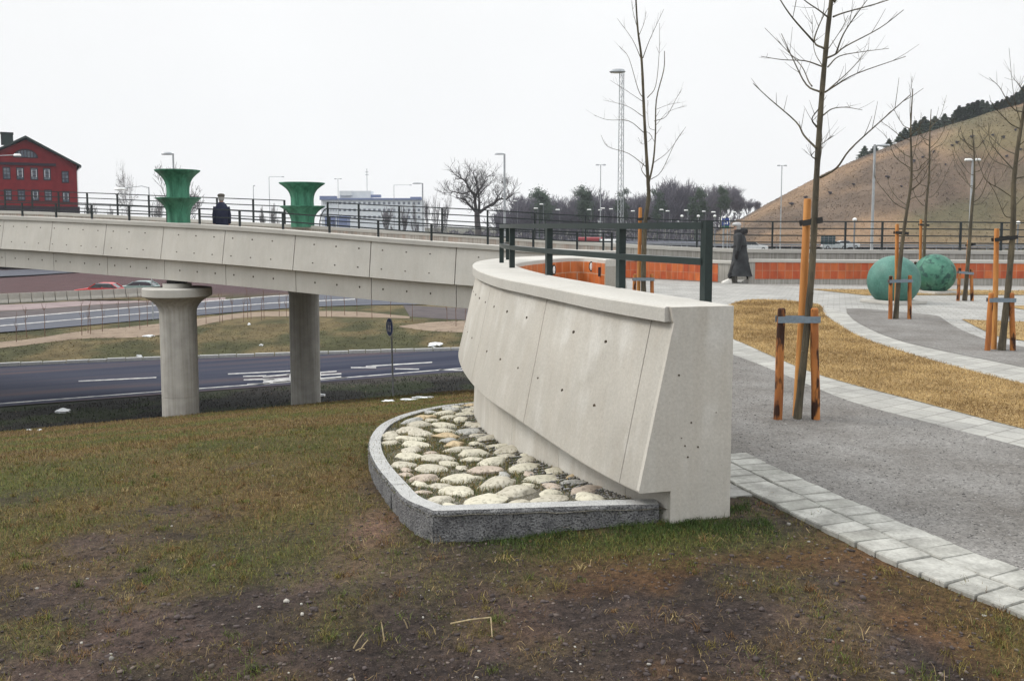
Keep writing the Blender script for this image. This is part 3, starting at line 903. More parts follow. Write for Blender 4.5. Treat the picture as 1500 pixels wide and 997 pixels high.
for a, b in zip(J2, J2[1:]):
    g0 = 0 if a == 0 else .0035; g1 = 0 if b == sp else .0035
    pbm = MB()
    panel(pbm, a+g0, b-g1, [(-.01, lambda i: WALL_TOP[i]-.088), (.192, lambda i: zb(i)+.012), (.188, lambda i: zb(i)), (-.034, lambda i: zb(i)), (-.034, lambda i: WALL_TOP[i]-.088)])
    for hs_, fr_, hr_, dr_ in HN:
        if a < hs_ <= b:
            i, t = wstation(hs_); p = wpt_s(hs_, lerp(-.01, .192, fr_), lambda i: lerp(WALL_TOP[i]-.088, zb(i), fr_)); hole(pbm, p, wu(i)+Vector((0,0,-.18)), hr_, 8, dr_)
    pbm.build('wall_panel', [MT['concrete_near'], MT['hole']], wall, smooth=True)
JL = [0.0, .42, 1.35, 2.3, 3.25, 4.2, 5.3, 6.5, sp]
for a, b in zip(JL, JL[1:]):
    pbm = MB(); panel(pbm, a+(.002 if a else 0), b-.002, [(0, lambda i: zb(i)-.001), (.045, lambda i: -.75), (.045, lambda i: -1.9), (-.034, lambda i: -1.9), (-.034, lambda i: zb(i)-.001)])
    pbm.build('lower_panel', MT['concrete_near'], wall)
# square end block closing the cut end
ed = MB(); u0 = wu(0); tdir = Vector((u0.y, -u0.x, 0));
if tdir.y > 0: tdir = -tdir
wI = (CO[0]-CI[0]).length
e_prof = [(.03-wI, -.6), (.0, -.6), (.0, zb(0)), (.188, zb(0)), (.192, zb(0)+.012), (-.006, 1.115), (.0, WALL_TOP[0]-.075), (.012, WALL_TOP[0]), (.03-wI, WALL_TOP[0])]
e0 = [wpt(0, u, z) for u, z in e_prof]; e1 = [p + tdir*.035 for p in e0]
ed.sweep([e0, e1])
for px, py in ((1008,618),(992,640),(998,652),(1003,669),(1020,655),(1050,605),(986,547)):
    k = (px-975)/100; p = e1[0].lerp(e1[-1], 0); p = Vector((lerp(e1[1].x, e1[0].x, k*.98), lerp(e1[1].y, e1[0].y, k*.98), EYE-(py-HOR)*5.0/FPX))
    hole(ed, p, tdir, rh.uniform(.003,.006))
ed.build('end_face', [MT['concrete_near'], MT['hole']], wall)
# tiled inner face of the far arc with two oval lamps and a slot
n0 = next(i for i in range(NST) if i/8 >= 7.0)
tl = MB(); secs = []; arcs = [0.0]
for i in range(n0, NST):
    wI = (CO[i]-CI[i]).length; secs.append([wpt(i, .03-wI-.012, .02), wpt(i, .03-wI-.012, WALL_TOP[i]-.05), wpt(i, .03-wI+.002, WALL_TOP[i]-.05), wpt(i, .03-wI+.002, .02)])
    if len(secs) > 1: arcs.append(arcs[-1]+(Vector(secs[-1][0])-Vector(secs[-2][0])).length)
tl.sweep(secs, arc=arcs); tl.build('tile_cladding', MT['tile_near'], wall)
def inner_at_px(x):
    best = None
    for i in range(NST-1, n0, -1):
        p = wpt(i, .03-(CO[i]-CI[i]).length-.014, .9)
        dx = abs(px_of(p)[0]-x)
        if best is None or dx < best[0]: best = (dx, i)
    return best[1]
for x, y in ((810,395), (866,390)):
    i = inner_at_px(x); wI = (CO[i]-CI[i]).length
    p = wpt(i, .03-wI-.02, 0); z = EYE-(y-HOR)*p.y/FPX; u = -wu(i)
    M = u.to_track_quat('Z', 'Y').to_matrix()
    rim = MB(); rim.loft([(Vector((p.x,p.y,z))+u*k, rx, .066, M) for k, rx in ((-.01,.030),(.012,.030))], 20)
    r_ = rim.build('wall_lamp', MT['rubber'], wall)
    gl = MB(); gl.loft([(Vector((p.x,p.y,z))+u*.0125, .018, .050, M), (Vector((p.x,p.y,z))+u*.018, .010, .03, M)], 20)
    g_ = gl.build('lamp_glass', MT['lamp_white'], r_)
i = inner_at_px(879); p = wpt(i, .03-(CO[i]-CI[i]).length-.02, 0); z = EYE-(398-HOR)*p.y/FPX
vb = MB(); u = -wu(i); vb.box((p.x+u.x*.004, p.y+u.y*.004, z), (.035, .02, .12), math.atan2(u.y,u.x)+math.pi/2); vb.build('slot_vent', MT['glass'], wall)

# ------------------------------------------------------------------ railing on the near wall
def rail_run(name, label, pts, post_pts, hts, mat, w_post, rail_sz, grp=None, extra=None, round_=False):
    """pts: line of foot points; posts at post_pts (foot); hts: rail heights above the line"""
    p0 = Vector(post_pts[0]); r = thing(name, label, 'railing', p0, grp)
    for k, h in enumerate(hts):
        mb = MB(); wd, hg = rail_sz
        secs = []
        for i, p in enumerate(pts):
            a = pts[max(0,i-1)]; b = pts[min(len(pts)-1,i+1)]
            t = Vector((b.x-a.x, b.y-a.y, 0)).normalized(); s = Vector((-t.y, t.x, 0))
            secs.append([p + s*x + Vector((0,0,h+z)) for x, z in ((-wd/2,-hg/2),(wd/2,-hg/2),(wd/2,hg/2),(-wd/2,hg/2))])
        mb.sweep(secs); mb.build('top_rail' if k == 0 else 'middle_rail', mat, r)
    for i, p in enumerate(post_pts):
        mb = MB(); p = Vector(p)
        j = min(range(len(pts)), key=lambda q: (pts[q]-p).length)
        a = pts[max(0,j-1)]; b = pts[min(len(pts)-1,j+1)]
        ang = math.atan2(b.y-a.y, b.x-a.x)
        tall = hts[0] + rail_sz[1]/2*(.9 if i or name != 'curved_railing' else 1.4)
        mb.box((p.x, p.y, p.z+tall/2-.01), (w_post, w_post, tall+.02), ang); mb.build('post', mat, r)
    return r
foot = [(1.165,5.32),(.77,6.28),(.32,7.7),(.0,9.0),(-.12,10.25),(-.05,11.2)]
rl = crom([Vector((x, y, 1.215)) for x, y in foot], 8)
rail_run('curved_railing', 'thick dark green two-bar railing on top of the near curved wall', rl, [Vector((x, y, 1.213)) for x, y in foot], [.44, .225], MT['rail'], .052, (.052, .042))

# ------------------------------------------------------------------ bridge
bridge = thing('footbridge', 'pale concrete footbridge crossing above the road from the left', 'bridge', (-9, 28, -.3))
S_END = NA[-1]
jp = [-330,-260,-190,-125,-62,5,76,155,239,329,432,543,668,800]
js = [0.0] + [arc_at_px(NB, NA, x) for x in jp] + [S_END]
mb = MB(); sweep_line(mb, sub_line(NB, NA, 0, S_END), [(.02,-.125),(.02,-.012),(.008,0),(-.44,0),(-.45,-.012),(-.45,-.125)]); mb.build('coping', MT['coping'], bridge)
mb = MB(); sweep_line(mb, sub_line(NB, NA, 0, S_END), [(-.05,-.126),(-.44,-.126),(-.44,-1.0),(-.05,-1.0)]); mb.build('parapet_core', MT['joint'], bridge)
for a, b in zip(js, js[1:]):
    if b-a < .05: continue
    hp = []; s_ = .35
    while s_ < S_END-2:
        if a+.1 < s_ < b-.1: hp.append(at_arc(NB, NA, s_))
        s_ += .68
    mb = MB()
    for p, t in hp:
        for u, z in ((.012,-.35),(.105,-.86)): hole(mb, p+side(t)*u+Vector((0,0,z)), side(t)+Vector((0,0,-.15)), .025, 7, .4)
    sweep_line(mb, sub_line(NB, NA, a+.012, b-.012), [(-.03,-.127),(.15,-1.10),(-.049,-1.10),(-.049,-.127)]); mb.build('upper_panel', [MT['concrete'], MT['hole']], bridge)
    mb = MB()
    for p, t in hp: hole(mb, p+Vector((0,0,-1.40)), side(t)+Vector((0,0,-.05)), .025, 7, .4)
    sweep_line(mb, sub_line(NB, NA, a+.010, b-.010), [(.0,-1.103),(.0,-1.72),(-.14,-1.72),(-.14,-1.103)]); mb.build('lower_panel', [MT['concrete'], MT['hole']], bridge)
# deck and soffit between the two edges
fe = arc_at_px(FB, FA, 905); dk = MB(); n = 60; top = []; 
vs = []; fs = []
for k in range(n+1):
    p, t = at_arc(NB, NA, S_END*k/n); q, t2 = at_arc(FB, FA, fe*k/n)
    p = p - side(t)*.14; q = q + side(t2)*.1
    vs += [(p.x,p.y,p.z-.86), (q.x,q.y,q.z-.86), (q.x,q.y,q.z-1.70), (p.x,p.y,p.z-1.70)]
for k in range(n):
    for j in range(4):
        fs.append((4*k+j, 4*k+4+j, 4*k+4+(j+1)%4, 4*k+(j+1)%4))
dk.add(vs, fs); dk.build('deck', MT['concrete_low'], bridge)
# far parapet of the bridge and, carrying on to the right, of the plaza
fpl = thing('parapet_wall', 'long low board-marked concrete parapet behind the black far railing', 'wall', (FB[-1].x*.3, 27.4, 0))
mb = MB(); sweep_line(mb, sub_line(FB, FA, 0, FA[-1], .8), [(.03,-.11),(.03,0),(-.42,0),(-.42,-.11)]); mb.build('coping', MT['coping'], fpl)
mb = MB(); sweep_line(mb, sub_line(FB, FA, 0, fe, .8), [(.0,-.111),(-.40,-.111),(-.40,-1.7),(0,-1.7)]); mb.build('parapet_face', MT['board_pink'], fpl)
mb = MB(); sweep_line(mb, sub_line(FB, FA, fe, FA[-1], .8), [(.0,-.111),(-.40,-.111),(-.40,-6.5),(0,-6.5)]); mb.build('parapet_face', MT['board'], fpl)

# bridge railings
def railing(name, label, L, A, s0, s1, posts, hts, off, rs=(.04,.035), wp=.05, grp=None, mat=None):
    ln = sub_line(L, A, s0, s1, .5)
    pts = [p - side(t)*off for p, t in ln]
    pp = []
    for s in posts:
        p, t = at_arc(L, A, s); pp.append(p - side(t)*off)
    return rail_run(name, label, pts, pp, hts, mat or MT['rail_far'], wp, rs, grp)
near_posts_l = [-420,-350,-290,-235,-180,-128,-78,-28,24,73.5,126,181,237]
near_posts_r = [284.5,344,408,477,550,628,711,778,843,882.5,895]
sA = [arc_at_px(NB, NA, x) for x in near_posts_l]; sB = [arc_at_px(NB, NA, x) for x in near_posts_r]
railing('bridge_railing', 'low black railing on the near bridge edge left of the nearer green vase', NB, NA, sA[0], sA[-1], sA, [.45,.22], .22, grp='railings on the near bridge edge')
railing('bridge_railing', 'low black railing on the near bridge edge right of the nearer green vase', NB, NA, sB[0], sB[-1], sB, [.45,.22], .22, grp='railings on the near bridge edge')
far_l = [-330,-280,-235,-190,-150,-112,-74,-36,2,42,81,123,167,213,262,313,366,412]
far_r = [476,522,582,645,712,782,857,938,1019,1027,1132,1185,1240,1295,1352,1411,1471,1535,1600,1680,1760,1850,1950,2060,2180]
sC = [arc_at_px(FB, FA, x) for x in far_l]; sD = [arc_at_px(FB, FA, x) for x in far_r]
H4 = [.86,.645,.43,.215]
r1 = railing('far_railing', 'tall black four-bar railing left of the farther green vase, rounded end', FB, FA, sC[0], sC[-1], sC, H4, .2, (.035,.035), .055, 'railings on the far bridge edge')
r2 = railing('far_railing', 'tall black four-bar railing running right from the farther green vase across the plaza', FB, FA, sD[0], sD[-1], sD, H4, .2, (.035,.035), .055, 'railings on the far bridge edge')
# rounded ends at the vase
for rr, sx_, dirn in ((r1, sC[-1], 1), (r2, sD[0], -1)):
    mb = MB(); p, t = at_arc(FB, FA, sx_); p = p - side(t)*.2; t = t*dirn
    for h0, h1, dx in ((.645, .0, .34), (.43, .0, .30)):
        pts = [p+t*(dx*math.sin(a))+Vector((0,0, h0-(h0)*(1-math.cos(a)))) for a in [math.pi/2*k/6 for k in range(7)]] if h0 > .5 else [p+Vector((0,0,h0)), p+t*.32+Vector((0,0,h0))]
        mb.tube(pts, .018, 5)
    mb.tube([p+Vector((0,0,.215)), p+t*.34+Vector((0,0,.215))], .018, 5)
    mb.build('rounded_end', MT['rail_far'], rr)

# ------------------------------------------------------------------ pillars
def pillar(name, label, c, zb_, zt, r, jz):
    p = thing(name, label, 'pillar', (c.x, c.y, zb_), 'bridge pillars')
    mb = MB(); hh = zt-zb_
    cap = [(r, 0), (r, jz), (r-.012, jz+.005), (r-.012, jz+.025), (r, jz+.03)]
    cap += [(r, hh-1.0)]
    for k in range(1, 9):
        a = k/8; cap.append((r+.44*a**2.6, hh-1.0+.55*a))
    mb.lathe(cap, (c.x, c.y, zb_), 40); mb.build('shaft', MT['pillar'], p, smooth=True)
    d = MB(); d.lathe([(r+.44, 0), (r+.47, .02), (r+.47, .24), (r+.44, .26)], (c.x, c.y, zb_+hh-.45), 40); d.build('capital', MT['coping'], p, smooth=True)
    b = MB(); b.lathe([(.42,0),(.42,.13)], (c.x, c.y, zb_+hh-.19), 28); b.build('bearing_plinth', MT['coping'], p, smooth=True)
    b = MB(); b.lathe([(.30,0),(.30,.2)], (c.x, c.y, zb_+hh-.06), 20); b.build('bearing', MT['rubber'], p, smooth=True)
    return p
p1 = P(262, 500, 27.0); p2 = P(446.5, 500, 32.3)
sof1 = P(262, 414.5, 26.6).z
pillar('bridge_pillar', 'lit round concrete pillar with flared capital, left of the pair', p1, -4.6, sof1+.03, .54, 1.06)
pillar('bridge_pillar', 'shaded round concrete pillar farther back under the bridge, right of the pair', p2, -5.3, .10, .535, 1.42)

# ------------------------------------------------------------------ green vases
def vase(label, c, sx=1.0):
    p = thing('vase_sculpture', label, 'sculpture', c, 'green vases on the bridge')
    def mod(a, z): return .045*abs(math.sin(4*a))**.7 - .03*(abs(math.sin(4*a+.9)) < .12)
    for k, z0 in enumerate((0, .76)):
        prof = [(.40, 0), (.395, .12)]
        for q in range(1, 12):
            a = q/11; prof.append((.395+.36*a**2.9, .12+.60*a))
        prof += [(.775, .735), (.775, .757), (.72, .757), (.44, .60)] if k == 0 else [(.775, .735), (.78, .765), (.70, .765), (.46, .55), (.40,.4)]
        if k == 0: prof = [(r, z) for r, z in prof]
        else: prof = [(r*.985 if z < .6 else r, z+.06*z/.76) for r, z in prof]
        mb = MB(); mb.lathe([(r*sx, z+z0) for r, z in prof], c, 96, mod); mb.build('lower_cup' if k == 0 else 'upper_cup', MT['patina'], p, smooth=True)
    return p
v1 = P(262, 325.5, 26.95); vase('green patinated double-flared vase on the near edge of the bridge, beside the man', v1 - Vector((0,0,.02)), .805)
v2 = P(443.5, 331, 32.1); vase('green patinated double-flared vase on the far edge of the bridge', v2 - Vector((0,0,.04)))

# ------------------------------------------------------------------ low tiled walls behind the plaza
def low_wall(label, pts, ztop, tile_rng, mat_tile, tb):
    L = [Vector((p.x, p.y, ztop)) for p in crom(pts, 6)]; A = arc_of(L)
    r = thing('tiled_wall', label, 'wall', (L[0].x, L[0].y, 0))
    mb = MB(); sweep_line(mb, sub_line(L, A, 0, A[-1], .5), [(.03,-.08),(.03,0),(-.40,0),(-.40,-.08)]); mb.build('coping', MT['coping'], r)
    mb = MB(); sweep_line(mb, sub_line(L, A, 0, A[-1], .5), [(0,-.081),(-.36,-.081),(-.36,-ztop-.3),(0,-ztop-.3)]); mb.build('wall', MT['board'], r)
    a, b = tile_rng; a *= A[-1]; b *= A[-1]
    ln = sub_line(L, A, a, b, .5); secs = []
    for k, (p, t) in enumerate(ln):
        f = k/(len(ln)-1); lo = lerp(tb[0], tb[1], f); sd = side(t)
        secs.append([Vector((p.x,p.y,0))+sd*.012+Vector((0,0,lo)), Vector((p.x,p.y,0))+sd*.012+Vector((0,0,ztop-.085)), Vector((p.x,p.y,0))-sd*.01+Vector((0,0,ztop-.085)), Vector((p.x,p.y,0))-sd*.01+Vector((0,0,lo))])
    mb = MB(); mb.sweep(secs, arc=[k*(b-a)/(len(ln)-1) for k in range(len(ln))]); mb.build('tile_cladding', mat_tile, r)
    return r
lw1 = [G(880,406), G(960,408.6), G(1055,413.4), G(1072,414.2)]
low_wall('low wall with red-orange tiles down to the paving, left of the walking man', lw1, .64, (.0, .90), MT['tile_far'], (.01, .01))
lw2 = [G(1096,415), G(1180,416), G(1280,416.8), G(1420,417.6), G(1500,418.4), G(1800,420), G(2100,421)]
low_wall('low wall with a red-orange tile band above bare concrete, behind the green balls', lw2, .70, (.010, 1), MT['tile_far'], (.13, .31))
# filled ground between low walls and parapet
fb = MB(); 
poly = [(p.x, p.y+.2) for p in lw2] + [(45, 26.9), (8, 27.3)]
fb.prism(poly, -.1, .55); struct(fb, 'planting_fill', MT['darkverge'], 'soil behind the low tiled wall', 'soil')
# ------------------------------------------------------------------ stone bed in a granite kerb
def lawn_f(x, y): return float(np.interp(ncoord(x, y), LN, LZ))
kerb_px = [(.835,4.945),(-.375,4.965)]
kerb_curve = [(-.45,4.945),(-.64,5.30),(-.80,5.78),(-1.02,6.5),(-1.2,7.3),(-1.3,8.1),(-1.30,9.0),(-1.14,9.8),(-.82,10.4),(-.40,10.75)]
def bed_z(x, y): return lawn_f(x, y) + .145 + .03*smooth01(5.6, 4.9, y)
kerb = thing('granite_kerb', 'rough grey granite kerb around the bed of field stones', 'kerb', (-.375, 4.965, -.1))
def kerb_slab(line, name='kerb_stone'):
    secs = []
    for i, p in enumerate(line):
        a = line[max(0,i-1)]; b = line[min(len(line)-1,i+1)]
        t = Vector((b.x-a.x, b.y-a.y, 0)).normalized(); s = Vector((t.y, -t.x, 0))
        zt = bed_z(p.x, p.y)+.015
        secs.append((p, s, zt))
    mb = MB(); rn = random.Random(int(line[0].x*1000)); rows = []
    for p, s, zt in secs:
        rows.append([Vector((p.x,p.y,0))+s*(-.0+rn.uniform(-.006,.006))+Vector((0,0,z)) for z in (zt-.42, zt-.25, zt-.17, zt-.09, zt-.015)] + [Vector((p.x,p.y,0))-s*.008+Vector((0,0,zt)), Vector((p.x,p.y,0))-s*.105+Vector((0,0,zt)), Vector((p.x,p.y,0))-s*.112+Vector((0,0,zt-.01)), Vector((p.x,p.y,0))-s*.112+Vector((0,0,zt-.42))])
    mb.sweep(rows)
    me = mb.build(name, [MT['granite'], MT['granite_top']], kerb)
    for f in me.data.polygons:
        if f.normal.z > .7: f.material_index = 1  # upward faces take the paler, smoother granite
def dense(a, b, n): return [Vector((lerp(a[0],b[0],k/n), lerp(a[1],b[1],k/n), 0)) for k in range(n+1)]
kc = [Vector((p.x, p.y, 0)) for p in crom([(x,y,0) for x,y in kerb_curve], 10)]
kerb_slab(list(reversed(dense((-.449,4.945), (.838,4.942), 28)))[::-1])
ka_ = arc_of(kc); cuts = [0.0, .93, 1.9, 2.9, 3.9, 4.9, 5.9, ka_[-1]]
for a, b in zip(cuts, cuts[1:]):
    kerb_slab(list(reversed([p for p, t in sub_line(kc, ka_, a+.004, b-.004, .05)])))
# soil of the bed
poly_k = [(p.x, p.y) for p in kc] 
poly_w = []
for i in range(NST-1):
    q = wpt(i, -.02, 0)
    if q.y < 10.6 and i < 64: poly_w.append((q.x, q.y))
bed_poly = poly_k[::-1] + [(.83, 4.955)] + poly_w
bed_poly = [(p[0], p[1]) for p in poly_k] + [(a, b) for a, b in poly_w[::-1]]
bx = np.linspace(-1.4, 1.0, 97); by = np.linspace(4.9, 10.9, 201)
BX, BY = np.meshgrid(bx, by, indexing='ij')
BZ = np.array([[bed_z(x, y)-.012 for y in by] for x in bx]) + .02*(fbm(BX, BY, 6, 71)-.5)
cx = (BX[:-1,:-1]+BX[1:,1:])/2; cy = (BY[:-1,:-1]+BY[1:,1:])/2
ins = inside(bed_poly, cx, cy)
mb = MB(); vs = [(BX[i,j],BY[i,j],BZ[i,j]) for i in range(97) for j in range(201)]
fs = [(i*201+j, (i+1)*201+j, (i+1)*201+j+1, i*201+j+1) for i in range(96) for j in range(200) if ins[i,j]]
mb.add(vs, fs)
MT['bed_soil'] = pm('bed_soil', (.060,.058,.035), (.115,.100,.070), 9, c3=(.24,.23,.21), scale2=85, rough=.95, bmp=.9, bdist=.02)
o = mb.build('bed_soil', MT['bed_soil'], smooth=True); tag(o, 'soil and fine gravel between the field stones', 'soil', kind='structure')
# field stones
rnd = random.Random(12)
stones = []
def dpoly(x, y, poly, closed=True):
    best = 9
    for (x1,y1),(x2,y2) in zip(poly, poly[1:]+(poly[:1] if closed else [])):
        dx, dy = x2-x1, y2-y1; L2 = dx*dx+dy*dy
        t = max(0, min(1, ((x-x1)*dx+(y-y1)*dy)/L2)) if L2 else 0
        best = min(best, math.hypot(x-x1-t*dx, y-y1-t*dy))
    return best
for rr, tries in ((.112,420),(.095,1500),(.08,2600),(.066,3600),(.052,3600)):
    for _ in range(tries):
        x = rnd.uniform(-1.35, .9); y = rnd.uniform(4.95, 10.7)
        r = rr*rnd.uniform(.9, 1.08)
        if y > 8.2 and rr < .08: continue
        if not inside(bed_poly, np.array([x]), np.array([y]))[0]: continue
        if dpoly(x, y, poly_k, False) < r*1.1+.11 or dpoly(x, y, bed_poly) < r*.7 or y < 5.09+r*1.05: continue
        if x > .05 and y < 5.75 and dpoly(x, y, poly_w) < .12: continue
        if any(math.hypot((x-a)*1.0, (y-b)*1.0) < (r+q)*1.22 for a, b, q in stones): continue
        stones.append((x, y, r))
scol = [((.38,.35,.28),(.50,.47,.39)), ((.40,.31,.19),(.50,.40,.26)), ((.31,.31,.29),(.42,.41,.38)), ((.36,.30,.25),(.46,.39,.32)), ((.46,.43,.34),(.55,.52,.42))]
smat = [pm('field_stone_'+n, a, b, 9, c3=tuple(x*.75 for x in a), scale2=38, rough=.85, bmp=.3, bdist=.008, stretch=(1,1,1)) for (a, b), n in zip(scol, ('cream','ochre','grey','pinkish','pale'))]
special = {}
for i, (x, y, r) in enumerate(stones):
    mb = MB(); asp = rnd.uniform(.72, .98); ang = rnd.gauss(0, .75)
    z = bed_z(x, y)
    mb.ico((0,0,0), r*1.02, 3, (1.25, asp*.92, rnd.uniform(.27,.38)), .30, i, ang)
    o = mb.build('field_stone', smat[rnd.choice([0,0,0,0,1,2,3,4,4,4])], loc=(0,0,0), smooth=True)
    o.location = (x, y, z-r*.10); o.rotation_euler = (rnd.uniform(-.12,.12), rnd.uniform(-.12,.12), 0)
    tag(o, 'rounded field stone set in soil inside the granite kerb', 'stone', 'field stones in the kerbed bed')

# ------------------------------------------------------------------ young trees on the plaza
def twist(p, depth): return p
def branch_px(mb, pts, d0, d1, r0, r1, seg=5, ncr=4):
    n = len(pts)
    w_ = []
    for k, (x, y) in enumerate(pts):
        f = k/(n-1); w_.append(P(x, y, lerp(d0, d1, f**.9)))
    c = crom(w_, ncr); m = len(c)
    mb.tube(c, [max(.0016, lerp(r0, r1, (k/(m-1))**.8)) for k in range(m)], seg)
    return c
def twigs_on(mb, c, rnd, n, ln, r):
    for _ in range(n):
        k = rnd.randrange(len(c)//3, len(c)-1); p = c[k]; t = (c[k+1]-c[k]).normalized()
        s = Vector((rnd.uniform(-1,1), rnd.uniform(-1,1), rnd.uniform(-.2,.8))).normalized()
        d = (t*.8+s*.7).normalized(); L_ = ln*rnd.uniform(.4,1)
        mb.tube([p, p+d*L_*.5+Vector((0,0,.03*L_)), p+d*L_+Vector((0,0,.12*L_))], [r, r*.8, r*.5], 4)
def young_tree(label, loc, trunk_px, d, r0, r1, branches, rnd, twn=3, mat='bark'):
    t = thing('young_tree', label, 'tree', loc, 'young trees on the plaza')
    tm = MB(); c = crom([loc] + [P(x, y, d+dz) for x, y, dz in trunk_px], 8); m = len(c)
    tm.tube(c, [lerp(r0, r1, (k/(m-1))) * (1+.16*math.exp(-k*.9)) * (1+.05*math.sin(k*1.7)) for k in range(m)], 10)
    for k in range(4, m-2, 3):        # knots
        if rnd.random() < .7:
            a = rnd.uniform(0, 6.28); rr = lerp(r0, r1, k/(m-1))
            tm.ico(c[k]+Vector((math.cos(a), math.sin(a), 0))*rr*.85, rr*.42, 1, (1,1,.9))
    tm.build('trunk', MT[mat], t, smooth=True)
    bm_ = MB()
    for pts, dd, rr in branches:
        cc = branch_px(bm_, pts, d, d+dd, rr, max(.0022, rr*.30), 5)
        twigs_on(bm_, cc, rnd, twn, .22, max(.0016, rr*.25))
    bm_.build('branches', MT[mat], t, smooth=True)
    return t
def gpx(base, scale, ox, oy): return [(ox+x/scale, oy+y/scale) for x, y in base]
rt = random.Random(3)
S6 = 3.02
def b6(*pts): return [(1090+x/S6, y/S6) for x, y in pts]
brs = [(b6((338,785),(410,742),(470,660),(600,540),(735,420)), -.7, .011), (b6((318,655),(265,600),(230,540),(115,440),(40,370)), .5, .011),
 (b6((350,510),(390,482),(450,475),(523,487)), .5, .007), (b6((322,562),(300,527),(330,480)), -.15, .009), (b6((340,408),(275,375),(215,260),(165,150)), .5, .010),
 (b6((300,382),(285,360),(255,295),(190,225),(92,125)), .9, .007), (b6((345,295),(270,270),(170,265),(75,250)), -.6, .007), (b6((355,215),(310,185),(340,95),(385,15)), .3, .010),
 (b6((310,187),(215,80),(160,0),(110,-90)), -.4, .009), (b6((365,258),(405,240),(450,205),(600,125),(705,45)), .5, .010), (b6((405,240),(440,150),(500,60),(560,-20)), -.3, .008),
 (b6((370,297),(420,250),(520,230),(640,215)), .8, .007), (b6((358,408),(410,375),(500,325),(715,250)), -.5, .009), (b6((375,395),(470,310),(550,218)), .4, .006),
 (b6((395,75),(450,55),(640,0),(760,-60)), .5, .009), (b6((375,80),(330,45),(265,0),(200,-70)), -.6, .008), (b6((345,290),(310,220),(300,70)), .4, .004), (b6((340,640),(395,600)), -.2, .004),
 (b6((370,220),(430,130),(460,70)), .5, .004), (b6((320,705),(298,690),(312,670)), -.05, .007), (b6((400,10),(470,-90),(560,-190)), .4, .009), (b6((398,5),(330,-100),(280,-200)), -.4, .009), (b6((335,720),(345,640),(342,560)), .2, .003)]
baseA = G(1168, 613)
young_tree('tallest young tree, bare olive trunk on the near gravel path', baseA, [(1180,500,0),(1190,385,0),(1196,262,0),(1203,150,.05),(1212,50,.08),(1222,-40,.1),(1230,-160,.1)], baseA.y, .032, .015, brs, rt, 6)

def gen_branches(trunk, rnd, n, y0, y1, span, up, d=0):
    out = []
    ys = [p[1] for p in trunk]; xs = [p[0] for p in trunk]
    for k in range(n):
        y = lerp(y0, y1, (k+.5)/n) + rnd.uniform(-9, 9)
        x = float(np.interp(-y, [-v for v in ys], xs))
        sgn = 1 if (k % 2 if rnd.random() < .8 else rnd.random() < .5) else -1
        f = (1-.55*k/n)*rnd.uniform(.45, 1.15); L_ = span*f
        a = rnd.uniform(.6, 1.25)*up
        j = lambda: rnd.uniform(-.07, .07)*L_
        pts = [(x, y), (x+sgn*L_*.25+j(), y-L_*rnd.uniform(.05,.25)*a), (x+sgn*L_*.52+j(), y-L_*.5*a+j()), (x+sgn*L_*.78+j(), y-L_*1.0*a+j()), (x+sgn*L_*rnd.uniform(.8,1.1), y-L_*1.5*a+j())]
        out.append((pts, rnd.uniform(-.9, .9)))
    return out
def auto_tree(label, bx_, by_, trunk, r0, r1, n, y0, y1, span, up, seed, twn=6, extra=()):
    rnd = random.Random(seed); b = G(bx_, by_); d = b.y
    br = [(p, dd, r0*.21) for p, dd in gen_branches([(bx_, by_)]+[(x,y) for x, y, _ in trunk], rnd, n, y0, y1, span, up)]
    br += [(p, dd, r) for p, dd, r in extra]
    return young_tree(label, b, trunk, d, r0, r1, br, rnd, twn)
auto_tree('young bare tree standing directly in front of the larger green ball', 1312, 467, [(1319,380,0),(1326,325,0),(1335,260,0),(1334,190,0),(1337,130,0)], .042, .008, 13, 318, 190, 66, .8, 21, 9, [([(1334,190),(1333,150),(1337,112)], .1, .008), ([(1336,235),(1345,200),(1350,165)], .2, .006)])
auto_tree('young bare tree leaning off the right edge of the photo on gravel', 1467, 513, [(1477,420,0),(1484,330,0),(1485,270,0),(1491,215,0),(1502,150,0),(1520,50,0)], .044, .015, 13, 318, 130, 86, .8, 22, 8, [([(1495,180),(1485,140),(1478,70)], -.2, .006), ([(1486,250),(1463,225),(1450,205),(1448,180)], .3, .010)])
auto_tree('young bare tree rising from behind the mottled green ball', 1352, 428, [(1354,360,0),(1357,300,0),(1361,255,0),(1362,200,0),(1364,160,0)], .045, .008, 12, 300, 185, 50, 1.0, 23, 9)
auto_tree('young bare tree with narrow fork right of the mottled green ball', 1413, 440, [(1419,370,0),(1424,300,0),(1427,270,0),(1427,225,0),(1424,190,0)], .047, .008, 12, 300, 205, 48, 1.1, 24, 9)
bF = P(944, 466, 16)
rF = random.Random(31)
S5 = 469/160
def b5(*p): return [(870+x/S5, y/S5) for x, y in p]
